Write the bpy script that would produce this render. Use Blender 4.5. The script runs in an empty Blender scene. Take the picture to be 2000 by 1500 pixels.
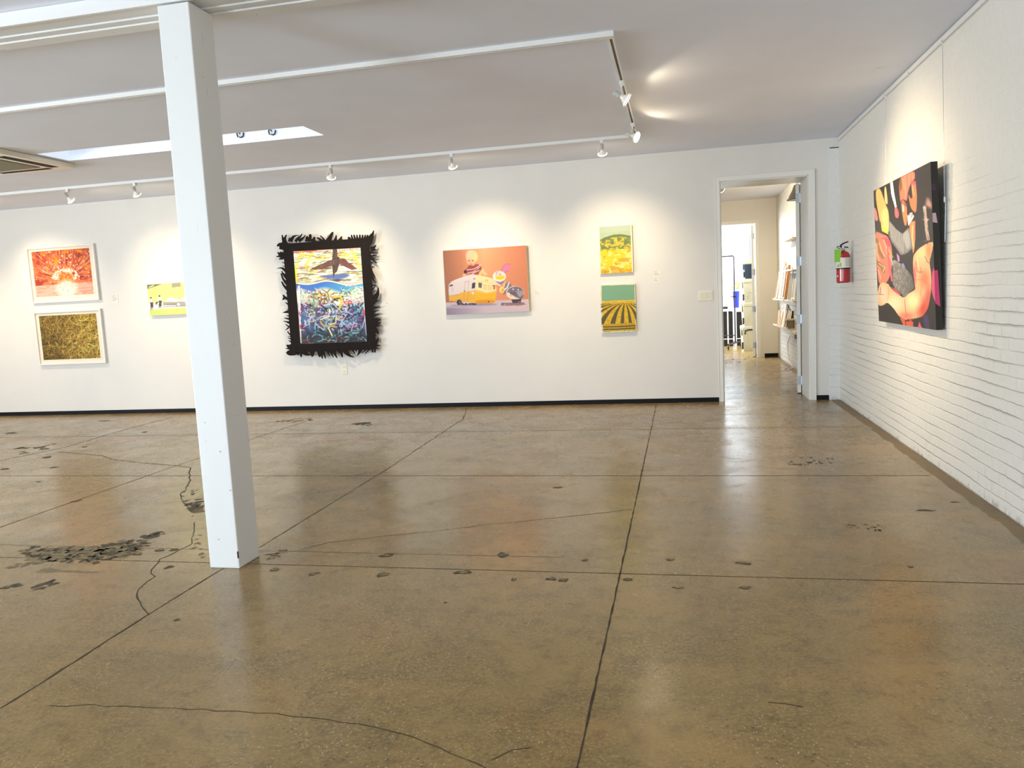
import bpy, math, random
import numpy as np
from mathutils import Vector, Matrix
random.seed(7); rng = np.random.RandomState(11)
C = bpy.context.scene.collection
sc = bpy.context.scene

# ------------------------------------------------------------------ camera
CAMH = 1.3; FPX = 1528.8
YAW, PITCH, ROLL = 0.2170, -0.1093, -0.0500
def cam_axes():
    cy, sy, cp, sp = math.cos(YAW), math.sin(YAW), math.cos(PITCH), math.sin(PITCH)
    f = Vector((-sy*cp, cy*cp, sp)); r0 = Vector((cy, sy, 0)); u0 = r0.cross(f)
    r = math.cos(ROLL)*r0 + math.sin(ROLL)*u0
    u = -math.sin(ROLL)*r0 + math.cos(ROLL)*u0
    return r, u, f
CR, CU, CF = cam_axes()
CAMP = Vector((0, 0, CAMH))
cd = bpy.data.cameras.new('camera'); cam = bpy.data.objects.new('camera', cd); C.objects.link(cam)
cd.sensor_width = 36.0; cd.lens = FPX/2000*36.0; cd.clip_end = 200; cd.clip_start = 0.02
cam.matrix_world = Matrix(((CR.x, CU.x, -CF.x, 0), (CR.y, CU.y, -CF.y, 0), (CR.z, CU.z, -CF.z, CAMH), (0, 0, 0, 1)))
sc.camera = cam

def hit(px, py, ax, val):
    """the point of the plane (axis ax = val) seen at a pixel of the photograph"""
    d = CF + (px-1000)/FPX*CR - (py-750)/FPX*CU
    t = (val-CAMP[ax])/d[ax]
    return CAMP + t*d

# ------------------------------------------------------------------ colour management, world
sc.view_settings.view_transform = 'Standard'; sc.view_settings.look = 'None'
sc.view_settings.gamma = 1; sc.view_settings.use_curve_mapping = False
sc.view_settings.exposure = 0.38
sc.cycles.use_denoising = True
sc.cycles.max_bounces = 10; sc.cycles.diffuse_bounces = 6; sc.cycles.glossy_bounces = 4
sc.cycles.sample_clamp_indirect = 6.0
sc.cycles.blur_glossy = 0.5
w = bpy.data.worlds.new('world'); sc.world = w; w.use_nodes = True
w.node_tree.nodes['Background'].inputs[0].default_value = (0.80, 0.91, 1.0, 1)
w.node_tree.nodes['Background'].inputs[1].default_value = 0.6

D, H, R = 9.195, 2.837, 1.69          # far wall, ceiling height, right wall
LX, FY = -12.0, -4.2                  # left wall, street side wall behind the camera
YH, YHF = 9.74, 14.86                 # hall: near face, far wall
YS = 14.98                            # storage room near face
YSF = 19.6

DAY = (0.84, 0.93, 1.0); WARM = (1.0, 0.80, 0.50)
def area_light(name, loc, rot, sx, sy, power, col, spread=math.pi):
    l = bpy.data.lights.new(name, 'AREA'); l.shape = 'RECTANGLE'; l.size = sx; l.size_y = sy
    l.energy = power; l.color = col; l.spread = spread
    o = bpy.data.objects.new(name, l); o.location = loc; o.rotation_euler = rot; C.objects.link(o); return o
P = math.pi
# daylight entering by the street window behind the camera, the skylight and the storage room window, plus added fills
area_light('street_window_daylight', (-6.1, FY+0.40, 1.2), (P/2+.25, 0, 0), 1.8, 1.9, 235, (.74, .89, 1.0))
area_light('front_right_fill', (-0.2, FY+0.40, 1.2), (P/2+.9, 0, 0), 1.6, 1.8, 62, DAY)  # fill added to brighten the right wall; no glazed door is known here
area_light('left_side_fill', (LX+0.30, 0.2, 1.15), (0, -(P/2+.25), 0), 1.9, 5.6, 560, (.88, .95, 1.0))  # made-up window light on the left, added to lift right wall and ceiling
area_light('skylight_daylight', (-4.42, 6.53, 3.72), (0, 0, 0), 2.6, 0.36, 12, DAY)
area_light('storage_window_daylight', (-0.6, 17.2, 1.9), (0, -P/2, 0), 1.6, 2.2, 230, (0.9, 0.97, 1))
area_light('storage_ceiling_fill', (1.0, 17.8, 2.98), (0, 0, 0), 0.9, 1.6, 50, (0.9, 0.97, 1))  # area light added to brighten the storage room ceiling, not a real skylight

# ------------------------------------------------------------------ helpers
def tag(o, label=None, cat=None, group=None, kind=None):
    if label: o['label'] = label
    if cat: o['category'] = cat
    if group: o['group'] = group
    if kind: o['kind'] = kind
    return o
def thing(name, label, cat, loc=(0, 0, 0), group=None):
    o = bpy.data.objects.new(name, None); o.location = loc; o.empty_display_size = 0.05
    C.objects.link(o); return tag(o, label, cat, group)

class MB:
    """collects shapes and links them as ONE mesh object"""
    def __init__(s): s.v = []; s.f = []; s.m = []; s.sm = []
    def add(s, vs, fs, mat=0, smooth=False):
        b = len(s.v); s.v += [tuple(p) for p in vs]
        for f in fs: s.f.append([b+i for i in f]); s.m.append(mat); s.sm.append(smooth)
    def box(s, a, b, mat=0, M=None):
        x0, y0, z0 = [min(a[i], b[i]) for i in range(3)]; x1, y1, z1 = [max(a[i], b[i]) for i in range(3)]
        vs = [Vector(p) for p in ((x0,y0,z0),(x1,y0,z0),(x1,y1,z0),(x0,y1,z0),(x0,y0,z1),(x1,y0,z1),(x1,y1,z1),(x0,y1,z1))]
        if M: vs = [M @ p for p in vs]
        s.add(vs, [(0,3,2,1),(4,5,6,7),(0,1,5,4),(1,2,6,5),(2,3,7,6),(3,0,4,7)], mat)
    def bbox(s, a, b, r, mat=0, M=None, seg=2):
        """box with rounded vertical and horizontal edges (superellipse-ish chamfer)"""
        x0, y0, z0 = [min(a[i], b[i]) for i in range(3)]; x1, y1, z1 = [max(a[i], b[i]) for i in range(3)]
        def ring(i, z):
            o = []
            for cx, cy, a0 in ((x1-r, y1-r, 0), (x0+r, y1-r, 90), (x0+r, y0+r, 180), (x1-r, y0+r, 270)):
                for k in range(seg+1):
                    t = math.radians(a0+90*k/seg); o.append(Vector((cx+(r-i)*math.cos(t), cy+(r-i)*math.sin(t), z)))
            return o
        rings = []
        for k in range(seg+1):
            t = math.pi/2*k/seg; rings.append(ring(r*(1-math.sin(t)), z0+r*(1-math.cos(t))))
        for k in range(seg, -1, -1):
            t = math.pi/2*k/seg; rings.append(ring(r*(1-math.sin(t)), z1-r*(1-math.cos(t))))
        n = len(rings[0]); vs = [p for q in rings for p in q]
        if M: vs = [M @ p for p in vs]
        fs = [tuple(range(n-1, -1, -1)), tuple((len(rings)-1)*n+i for i in range(n))]
        for k in range(len(rings)-1):
            for i in range(n): fs.append((k*n+i, k*n+(i+1)%n, (k+1)*n+(i+1)%n, (k+1)*n+i))
        s.add(vs, fs, mat)
    def tube(s, pts, r, n=8, mat=0, r2=None, cap=True):
        pts = [Vector(p) for p in pts]; N = len(pts); vs = []
        prev = None
        for i, p in enumerate(pts):
            t = (pts[min(i+1, N-1)]-pts[max(i-1, 0)]).normalized()
            if prev is None:
                a = Vector((0, 0, 1)) if abs(t.z) < .9 else Vector((1, 0, 0)); prev = t.cross(a).normalized()
            u = (prev - t*prev.dot(t)).normalized(); prev = u; q = t.cross(u)
            rr = r if r2 is None else r+(r2-r)*i/(N-1)
            for k in range(n):
                a = 2*P*k/n; vs.append(p+rr*(math.cos(a)*u+math.sin(a)*q))
        fs = []
        for i in range(N-1):
            for k in range(n): fs.append((i*n+k, i*n+(k+1)%n, (i+1)*n+(k+1)%n, (i+1)*n+k))
        s.add(vs, fs, mat, True)
        if cap: s.add(vs[:n], [tuple(range(n-1, -1, -1))], mat); s.add(vs[-n:], [tuple(range(n))], mat)
    def lathe(s, prof, n=20, mat=0, M=None, mats=None):
        """prof: (radius, z) along local z"""
        vs = []
        for r, z in prof:
            for k in range(n):
                a = 2*P*k/n; vs.append(Vector((r*math.cos(a), r*math.sin(a), z)))
        if M: vs = [M @ p for p in vs]
        for i in range(len(prof)-1):
            mm = mats[i] if mats else mat
            s.add(vs[i*n:(i+2)*n], [(k, (k+1)%n, n+(k+1)%n, n+k) for k in range(n)], mm, True)
    def prism(s, poly, h, M=None, mat=0, side=None):
        """poly in the xy plane, extruded along z from 0 to h"""
        n = len(poly); vs = [Vector((x, y, 0)) for x, y in poly]+[Vector((x, y, h)) for x, y in poly]
        if M: vs = [M @ p for p in vs]
        s.add(vs, [tuple(range(n-1, -1, -1)), tuple(range(n, 2*n))], mat)
        s.add(vs, [(i, (i+1)%n, n+(i+1)%n, n+i) for i in range(n)], mat if side is None else side)
    def quad(s, a, b, c, d, mat=0): s.add([a, b, c, d], [(0, 1, 2, 3)], mat)
    def build(s, name, mats, parent=None, bevel=0, kind=None, loc=None):
        me = bpy.data.meshes.new(name); vs = s.v
        if loc is not None: vs = [(p[0]-loc[0], p[1]-loc[1], p[2]-loc[2]) for p in s.v]
        me.from_pydata(vs, [], s.f)
        if not isinstance(mats, (list, tuple)): mats = [mats]
        for m in mats: me.materials.append(m)
        me.polygons.foreach_set('material_index', s.m); me.polygons.foreach_set('use_smooth', s.sm)
        me.update()
        o = bpy.data.objects.new(name, me); C.objects.link(o)
        if loc is not None: o.location = loc
        if parent is not None:
            o.parent = parent
            if loc is None: o.location = -parent.location
            else: o.location = Vector(loc)-parent.location
        if bevel:
            b = o.modifiers.new('bevel', 'BEVEL'); b.width = bevel; b.segments = 2; b.limit_method = 'ANGLE'; b.angle_limit = math.radians(40)
        if kind: o['kind'] = kind
        return o
def aim(loc, target, roll_up=Vector((0, 0, 1))):
    """matrix with local +z pointing from loc to target"""
    z = (Vector(target)-Vector(loc)).normalized(); x = roll_up.cross(z)
    if x.length < 1e-4: x = Vector((1, 0, 0))
    x.normalize(); y = z.cross(x)
    return Matrix.Translation(Vector(loc)) @ Matrix((x, y, z)).transposed().to_4x4()

# ------------------------------------------------------------------ materials
def lin(c):
    return tuple(((x/255)/12.92 if x/255 <= .04045 else ((x/255+.055)/1.055)**2.4) for x in c)
def nmat(name):
    m = bpy.data.materials.new(name); m.use_nodes = True; nt = m.node_tree
    return m, nt, nt.nodes['Principled BSDF']
def link(nt, a, b): nt.links.new(a, b)
def nd(nt, t, **kw):
    n = nt.nodes.new(t)
    for k, v in kw.items():
        if k in n.inputs.keys(): n.inputs[k].default_value = v
        else: setattr(n, k, v)
    return n
def mix(nt, fac, a, b, blend='MIX'):
    n = nt.nodes.new('ShaderNodeMix'); n.data_type = 'RGBA'; n.blend_type = blend
    for i, x in ((0, fac), (6, a), (7, b)):
        if isinstance(x, (int, float)): n.inputs[i].default_value = x
        elif isinstance(x, tuple): n.inputs[i].default_value = (*x, 1) if len(x) == 3 else x
        else: nt.links.new(x, n.inputs[i])
    return n.outputs[2]
def ramp(nt, val, stops):
    n = nt.nodes.new('ShaderNodeValToRGB'); e = n.color_ramp.elements
    while len(e) < len(stops): e.new(0.5)
    for k, (p, c) in enumerate(stops):
        e[k].position = p; e[k].color = (c, c, c, 1) if isinstance(c, (int, float)) else (*c, 1)
    nt.links.new(val, n.inputs[0]); return n.outputs[0]
def math_(nt, op, a, b=None):
    n = nt.nodes.new('ShaderNodeMath'); n.operation = op
    for i, x in ((0, a), (1, b)):
        if x is None: continue
        if isinstance(x, (int, float)): n.inputs[i].default_value = x
        else: nt.links.new(x, n.inputs[i])
    return n.outputs[0]
def simple(name, rgb, rough=.5, metal=0, spec=.5, noise=0.03, nscale=40, bump=0, bscale=120, emit=None, coat=0):
    """procedural paint / plastic / metal: a faint mottle in the colour, optional fine bump"""
    m, nt, b = nmat(name); c = lin(rgb)
    tc = nd(nt, 'ShaderNodeTexCoord'); n = nd(nt, 'ShaderNodeTexNoise', Scale=nscale, Detail=3.0)
    link(nt, tc.outputs['Object'], n.inputs['Vector'])
    f = ramp(nt, n.outputs[0], [(.3, 0.0), (.7, 1.0)])
    col = mix(nt, f, tuple(x*(1-noise) for x in c), tuple(min(1, x*(1+noise)) for x in c))
    link(nt, col, b.inputs['Base Color'])
    b.inputs['Roughness'].default_value = rough; b.inputs['Metallic'].default_value = metal
    b.inputs['Specular IOR Level'].default_value = spec; b.inputs['Coat Weight'].default_value = coat
    if bump:
        n2 = nd(nt, 'ShaderNodeTexNoise', Scale=bscale, Detail=4.0); link(nt, tc.outputs['Object'], n2.inputs['Vector'])
        bp = nd(nt, 'ShaderNodeBump', Strength=bump, Distance=0.002); link(nt, n2.outputs[0], bp.inputs['Height']); link(nt, bp.outputs[0], b.inputs['Normal'])
    if emit:
        b.inputs['Emission Color'].default_value = (*lin(emit[0]), 1); b.inputs['Emission Strength'].default_value = emit[1]
    return m

M_WALL = simple('white_wall_paint', (219, 217, 213), .55, spec=.3, noise=.015, nscale=3, bump=.25, bscale=60)
M_CEIL = simple('ceiling_paint', (231, 236, 250), .7, spec=.2, noise=.02, nscale=2, bump=.2, bscale=50)
M_TRIM = simple('white_gloss_trim', (226, 226, 222), .35, noise=.01)
M_BASE = simple('black_vinyl_base', (20, 22, 28), .6, spec=.15, noise=.1, nscale=8)
M_BLACK = simple('black_paint', (18, 16, 16), .4, noise=.1)
M_WHITE = simple('white_metal', (224, 224, 222), .35, noise=.01)
M_STEEL = simple('zinc_steel', (190, 198, 208), .3, metal=.9, noise=.08, nscale=90)
M_PLASTIC = simple('ivory_plastic', (226, 220, 204), .3, noise=.01)
M_CARD = simple('white_card', (226, 223, 216), .7, noise=.005)
M_INK = simple('grey_ink', (150, 148, 144), .8)
M_DARK = simple('dark_gap', (10, 10, 10), .8)

# painted wood of the column and the beam: grain cracks, chips
def wood_paint(name, rgb, axis):
    m, nt, b = nmat(name); tc = nd(nt, 'ShaderNodeTexCoord')
    mp = nd(nt, 'ShaderNodeMapping'); s = [60, 60, 60]; s[axis] = 1.6; mp.inputs['Scale'].default_value = s
    link(nt, tc.outputs['Object'], mp.inputs['Vector'])
    n = nd(nt, 'ShaderNodeTexNoise', Scale=1.0, Detail=3.0, Roughness=.6); link(nt, mp.outputs[0], n.inputs['Vector'])
    mp2 = nd(nt, 'ShaderNodeMapping'); s2 = [16, 16, 16]; s2[axis] = 3.0; mp2.inputs['Scale'].default_value = s2
    link(nt, tc.outputs['Object'], mp2.inputs['Vector'])
    v = nd(nt, 'ShaderNodeTexNoise', Scale=1.0, Detail=1.0); link(nt, mp2.outputs[0], v.inputs['Vector'])
    crack = math_(nt, 'MULTIPLY', ramp(nt, n.outputs[0], [(.665, 0.0), (.70, 1.0)]), ramp(nt, v.outputs[0], [(.56, 0.0), (.62, 1.0)]))
    spots = nd(nt, 'ShaderNodeTexNoise', Scale=55.0, Detail=1.0); link(nt, tc.outputs['Object'], spots.inputs['Vector'])
    sp = ramp(nt, spots.outputs[0], [(.785, 0.0), (.80, 1.0)])
    col = mix(nt, crack, lin(rgb), lin((110, 118, 132))); col = mix(nt, sp, col, lin((60, 60, 66)))
    link(nt, col, b.inputs['Base Color']); b.inputs['Roughness'].default_value = .45; b.inputs['Specular IOR Level'].default_value = .3
    h = math_(nt, 'SUBTRACT', math_(nt, 'MULTIPLY', n.outputs[0], .25), crack)
    bp = nd(nt, 'ShaderNodeBump', Strength=.5, Distance=.003); link(nt, h, bp.inputs['Height']); link(nt, bp.outputs[0], b.inputs['Normal'])
    return m
M_COL = wood_paint('painted_timber_upright', (222, 223, 222), 2)
M_BEAM = wood_paint('painted_timber_beam', (226, 227, 228), 0)

# painted brick: courses in relief under thick white paint
def brick(name, rgb, axis_u, dist=.006, ox=0.0):
    m, nt, b = nmat(name); g = nd(nt, 'ShaderNodeNewGeometry'); sep = nd(nt, 'ShaderNodeSeparateXYZ')
    link(nt, g.outputs['Position'], sep.inputs[0])
    nz = nd(nt, 'ShaderNodeTexNoise', Scale=2.2, Detail=3.0); link(nt, g.outputs['Position'], nz.inputs['Vector'])
    nz2 = nd(nt, 'ShaderNodeTexNoise', Scale=22.0, Detail=3.0); link(nt, g.outputs['Position'], nz2.inputs['Vector'])
    wob = math_(nt, 'ADD', math_(nt, 'MULTIPLY', math_(nt, 'SUBTRACT', nz.outputs[0], .5), .022), math_(nt, 'MULTIPLY', math_(nt, 'SUBTRACT', nz2.outputs[0], .5), .012))
    cmb = nd(nt, 'ShaderNodeCombineXYZ'); link(nt, math_(nt, 'ADD', sep.outputs[axis_u], wob), cmb.inputs[0])
    link(nt, math_(nt, 'ADD', sep.outputs[2], wob), cmb.inputs[1])
    row = math_(nt, 'DIVIDE', math_(nt, 'ADD', sep.outputs[2], wob), .0685)
    hl = ramp(nt, math_(nt, 'ABSOLUTE', math_(nt, 'SUBTRACT', math_(nt, 'FRACT', row), .5)), [(.40, 0.0), (.49, 1.0)])
    odd = math_(nt, 'MULTIPLY', math_(nt, 'MODULO', math_(nt, 'FLOOR', row), 2.0), .5)
    uu = math_(nt, 'ADD', math_(nt, 'DIVIDE', math_(nt, 'ADD', sep.outputs[axis_u], math_(nt, 'MULTIPLY', wob, 2.0)), .205), math_(nt, 'ADD', odd, 100.0))
    vl = ramp(nt, math_(nt, 'ABSOLUTE', math_(nt, 'SUBTRACT', math_(nt, 'FRACT', uu), .5)), [(.46, 0.0), (.495, 1.0)])
    fl = nd(nt, 'ShaderNodeCombineXYZ'); link(nt, math_(nt, 'MULTIPLY', sep.outputs[axis_u], 1.6), fl.inputs[0]); link(nt, math_(nt, 'MULTIPLY', math_(nt, 'FLOOR', math_(nt, 'ADD', row, .5)), 3.7), fl.inputs[1])
    ln = nd(nt, 'ShaderNodeTexNoise', Scale=1.0, Detail=2.0); link(nt, fl.outputs[0], ln.inputs['Vector'])
    lmod = ramp(nt, ln.outputs[0], [(.32, .15), (.62, 1.0)])
    vn = ramp(nt, nz.outputs[0], [(.42, 0.0), (.62, .55)])
    rel = nd(nt, 'ShaderNodeTexNoise', Scale=1.3, Detail=2.0); link(nt, g.outputs['Position'], rel.inputs['Vector'])
    fade = ramp(nt, rel.outputs[0], [(.36, .45), (.6, 1.0)])
    fade2 = ramp(nt, math_(nt, 'DIVIDE', sep.outputs[2], 3.0), [(.30, 1.0), (.70, .15)])
    mort = math_(nt, 'MAXIMUM', math_(nt, 'MULTIPLY', hl, lmod), math_(nt, 'MULTIPLY', vl, vn))
    h = math_(nt, 'MULTIPLY', math_(nt, 'MULTIPLY', mort, fade), fade2)
    h = math_(nt, 'SUBTRACT', math_(nt, 'MULTIPLY', nz2.outputs[0], .35), h)
    bp = nd(nt, 'ShaderNodeBump', Strength=1.0, Distance=dist); link(nt, h, bp.inputs['Height']); link(nt, bp.outputs[0], b.inputs['Normal'])
    d = ramp(nt, nz2.outputs[0], [(.3, 0.0), (.75, 1.0)])
    col = mix(nt, d, tuple(x*.96 for x in lin(rgb)), lin(rgb))
    # scuffed, dirty paint right at the floor
    dirt = math_(nt, 'MULTIPLY', ramp(nt, sep.outputs[2], [(0.005, 1.0), (.05, 0.0)]), ramp(nt, nz2.outputs[0], [(.5, 0.0), (.7, .7)]))
    col = mix(nt, dirt, col, lin((120, 110, 95)))
    link(nt, col, b.inputs['Base Color']); b.inputs['Roughness'].default_value = .5; b.inputs['Specular IOR Level'].default_value = .3
    return m
M_BRICK = brick('white_painted_brick', (226, 224, 218), 1, .009)
M_BRICKX = brick('white_painted_brick_return', (222, 224, 223), 0, .004)

# polished concrete
def concrete():
    m, nt, b = nmat('polished_concrete'); g = nd(nt, 'ShaderNodeNewGeometry'); pos = g.outputs['Position']
    def noise(s, d=4.0, r=.55, dist=0.0, rot=None, sc3=None):
        n = nd(nt, 'ShaderNodeTexNoise', Scale=s, Detail=d, Roughness=r, Distortion=dist)
        if sc3:
            mp = nd(nt, 'ShaderNodeMapping'); mp.inputs['Scale'].default_value = sc3; mp.inputs['Rotation'].default_value = (0, 0, rot or 0)
            link(nt, pos, mp.inputs['Vector']); link(nt, mp.outputs[0], n.inputs['Vector'])
        else: link(nt, pos, n.inputs['Vector'])
        return n.outputs[0]
    a = noise(.55, 5, .6, .6); bb = noise(2.6, 5, .65, .8); c = noise(1.1, 3, .5, 0, .55, (1, 3.2, 1)); fine = noise(75, 3, .7); mid = noise(14, 4, .7)
    col = mix(nt, ramp(nt, a, [(.32, 0.0), (.68, 1.0)]), lin((125, 102, 59)), lin((156, 128, 78)))
    col = mix(nt, ramp(nt, bb, [(.38, .0), (.62, .85)]), col, lin((116, 97, 59)))
    col = mix(nt, ramp(nt, c, [(.5, 0.0), (.72, .55)]), col, lin((165, 129, 79)))
    rust = noise(.9, 4, .6, .4)
    col = mix(nt, ramp(nt, rust, [(.56, 0.0), (.70, .6)]), col, lin((143, 97, 54)))
    st = noise(1.7, 3, .6, .3)
    col = mix(nt, ramp(nt, st, [(.58, 0.0), (.70, .7)]), col, lin((94, 83, 52)))
    col = mix(nt, ramp(nt, fine, [(.38, .0), (.68, .55)]), col, lin((181, 151, 93)))
    col = mix(nt, ramp(nt, mid, [(.5, 0.0), (.68, .45)]), col, lin((96, 77, 45)))
    # ground aggregate: pale and dark chips, more of them near the street side
    vz = nd(nt, 'ShaderNodeTexVoronoi', Scale=125.0); link(nt, pos, vz.inputs['Vector'])
    vz2 = nd(nt, 'ShaderNodeTexVoronoi', Scale=60.0); link(nt, pos, vz2.inputs['Vector'])
    sepc = nd(nt, 'ShaderNodeSeparateColor'); link(nt, vz.outputs['Color'], sepc.inputs[0])
    sepd = nd(nt, 'ShaderNodeSeparateColor'); link(nt, vz2.outputs['Color'], sepd.inputs[0])
    pat = ramp(nt, noise(1.3, 3, .6), [(.42, .25), (.6, 1.0)])
    sp = nd(nt, 'ShaderNodeSeparateXYZ'); link(nt, pos, sp.inputs[0])
    near = ramp(nt, math_(nt, 'DIVIDE', sp.outputs[1], 10.0), [(.27, 1.0), (.50, .15)])
    chip = math_(nt, 'MULTIPLY', math_(nt, 'GREATER_THAN', sepc.outputs[0], .87), math_(nt, 'LESS_THAN', vz.outputs['Distance'], .36))
    chip = math_(nt, 'MULTIPLY', chip, math_(nt, 'MULTIPLY', pat, near))
    col = mix(nt, math_(nt, 'MULTIPLY', chip, .75), col, lin((206, 190, 152)))
    chip2 = math_(nt, 'MULTIPLY', math_(nt, 'GREATER_THAN', sepd.outputs[1], .90), math_(nt, 'LESS_THAN', vz2.outputs['Distance'], .30))
    chip2 = math_(nt, 'MULTIPLY', chip2, math_(nt, 'MULTIPLY', pat, near))
    col = mix(nt, math_(nt, 'MULTIPLY', chip2, .6), col, lin((62, 52, 38)))
    # darker unpolished border beside the brick wall
    edge = math_(nt, 'ADD', sp.outputs[0], math_(nt, 'MULTIPLY', math_(nt, 'SUBTRACT', bb, .5), .12))
    ed = math_(nt, 'GREATER_THAN', edge, 1.595)
    col = mix(nt, math_(nt, 'MULTIPLY', ed, .55), col, lin((104, 86, 58)))
    link(nt, col, b.inputs['Base Color'])
    rgh = ramp(nt, noise(3.2, 4, .6, .5), [(.3, .17), (.7, .32)])
    rgh = mix(nt, ed, rgh, (.5, .5, .5)); link(nt, rgh, b.inputs['Roughness'])
    b.inputs['Specular IOR Level'].default_value = .5
    wav = noise(6.0, 3, .5); hh = math_(nt, 'ADD', math_(nt, 'MULTIPLY', wav, 1.0), math_(nt, 'MULTIPLY', fine, .02))
    bp = nd(nt, 'ShaderNodeBump', Strength=.055, Distance=.006); link(nt, hh, bp.inputs['Height']); link(nt, bp.outputs[0], b.inputs['Normal'])
    return m
M_FLOOR = concrete()
M_JOINT = simple('saw_cut_joint', (64, 50, 32), .8, noise=.3, nscale=30)
M_CRACK = simple('concrete_crack', (70, 58, 40), .8, noise=.35, nscale=30)
M_SPALL = simple('broken_concrete', (134, 118, 84), .75, noise=.5, nscale=45, bump=1.0, bscale=70)
M_SPALLD = simple('dark_broken_concrete', (84, 74, 54), .75, noise=.5, nscale=60, bump=1.0, bscale=90)

# ------------------------------------------------------------------ painted pictures: strokes and patches kept as point colours of a fine grid
def homog(src, dst):
    A = []; B = []
    for (x, y), (u, v) in zip(src, dst):
        A.append([x, y, 1, 0, 0, 0, -u*x, -u*y]); B.append(u)
        A.append([0, 0, 0, x, y, 1, -v*x, -v*y]); B.append(v)
    h = np.linalg.solve(np.array(A, float), np.array(B, float)); return np.append(h, 1).reshape(3, 3)
def chaikin(p, it=2):
    for _ in range(it):
        q = []
        for a, b in zip(p, p[1:]+p[:1]): q += [(a[0]*.8+b[0]*.2, a[1]*.8+b[1]*.2), (a[0]*.2+b[0]*.8, a[1]*.2+b[1]*.8)]
        p = q
    return p
class Canvas:
    """W x H colour samples; drawing coordinates are those of a reference quad (TL, TR, BR, BL)"""
    def __init__(s, W, H, quad, base=(200, 200, 200)):
        s.W, s.H = W, H; s.a = np.zeros((H, W, 3)); s.a[:] = base
        s.Hm = homog([(0, 0), (W-1, 0), (W-1, H-1), (0, H-1)], quad)
        yy, xx = np.mgrid[0:H, 0:W]; p = np.stack([xx, yy, np.ones_like(xx)], -1) @ s.Hm.T
        s.X = p[..., 0]/p[..., 2]; s.Y = p[..., 1]/p[..., 2]
        s.U = xx/(W-1); s.V = yy/(H-1)
        s.px = abs(s.X[0, 1]-s.X[0, 0])
    def put(s, m, col, al=1.0):
        m = (np.clip(m, 0, 1)*al)[..., None]; s.a = s.a*(1-m)+np.asarray(col, float)*m
    def sdf(s, pts, closed=False):
        d = np.full(s.X.shape, 1e9); n = len(pts)
        for i in range(n if closed else n-1):
            (x0, y0), (x1, y1) = pts[i], pts[(i+1) % n]; dx, dy = x1-x0, y1-y0; L = dx*dx+dy*dy+1e-9
            t = np.clip(((s.X-x0)*dx+(s.Y-y0)*dy)/L, 0, 1); d = np.minimum(d, np.hypot(s.X-x0-t*dx, s.Y-y0-t*dy))
        return d
    def inside(s, pts):
        m = np.zeros(s.X.shape, bool); n = len(pts)
        for i in range(n):
            (x0, y0), (x1, y1) = pts[i], pts[(i+1) % n]
            if y0 == y1: continue
            c = ((y0 > s.Y) != (y1 > s.Y)) & (s.X < (x1-x0)*(s.Y-y0)/(y1-y0)+x0); m ^= c
        return m
    def poly(s, pts, col, al=1.0, soft=0):
        if soft: pts = chaikin(pts)
        m = s.inside(pts).astype(float)
        if soft:
            d = s.sdf(pts, True); m = np.where(m > 0, np.clip(.5+d/soft/2, 0, 1), np.clip(.5-d/soft/2, 0, 1))
        s.put(m, col, al)
    def line(s, pts, wd, col, al=1.0):
        s.put(np.clip((wd/2-s.sdf(pts))/(s.px)+.5, 0, 1), col, al)
    def ell(s, cx, cy, rx, ry, col, rot=0, al=1.0, soft=.12):
        c, q = math.cos(rot), math.sin(rot); x = s.X-cx; y = s.Y-cy
        r = np.hypot((x*c+y*q)/rx, (-x*q+y*c)/ry); s.put(np.clip((1-r)/soft+.5, 0, 1), col, al)
    def noise(s, sx, sy, seed, oct=3):
        r = np.random.RandomState(seed); out = np.zeros((s.H, s.W)); amp = 1; tot = 0
        for o in range(oct):
            nx, ny = int(sx*2**o)+2, int(sy*2**o)+2; g = r.rand(ny, nx)
            fx = s.U*(nx-1.001); fy = s.V*(ny-1.001); x0 = fx.astype(int); y0 = fy.astype(int); tx = fx-x0; ty = fy-y0
            tx = tx*tx*(3-2*tx); ty = ty*ty*(3-2*ty)
            v = (g[y0, x0]*(1-tx)+g[y0, x0+1]*tx)*(1-ty)+(g[y0+1, x0]*(1-tx)+g[y0+1, x0+1]*tx)*ty
            out += amp*v; tot += amp; amp *= .55
        return out/tot
def picture(name, cv, corners, parent, mat, gain=1.0):
    """grid through the four 3D corners TL, TR, BR, BL; colours of the canvas on its points"""
    W, H_ = cv.W, cv.H; tl, tr, br, bl = [np.array(c, float)-np.array(parent.location) for c in corners]
    u = cv.U[..., None]; v = cv.V[..., None]
    P3 = (tl*(1-u)+tr*u)*(1-v)+(bl*(1-u)+br*u)*v
    me = bpy.data.meshes.new(name); nv = W*H_
    idx = np.arange(nv).reshape(H_, W); q = np.stack([idx[:-1, :-1], idx[1:, :-1], idx[1:, 1:], idx[:-1, 1:]], -1).reshape(-1, 4)
    me.vertices.add(nv); me.vertices.foreach_set('co', P3.reshape(-1).astype(np.float32))
    me.loops.add(q.size); me.loops.foreach_set('vertex_index', q.reshape(-1).astype(np.int32))
    me.polygons.add(len(q)); me.polygons.foreach_set('loop_start', np.arange(0, q.size, 4, dtype=np.int32))
    me.polygons.foreach_set('loop_total', np.full(len(q), 4, dtype=np.int32)); me.update(calc_edges=True); me.validate()
    ca = me.color_attributes.new('paint', 'FLOAT_COLOR', 'POINT')
    x = np.clip(cv.a/255, 0, 1); l = np.where(x <= .04045, x/12.92, ((x+.055)/1.055)**2.4)*gain
    ca.data.foreach_set('color', np.concatenate([l.reshape(-1, 3), np.ones((nv, 1))], 1).reshape(-1).astype(np.float32))
    me.materials.append(mat); o = bpy.data.objects.new(name, me); C.objects.link(o); o.parent = parent; return o
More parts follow.
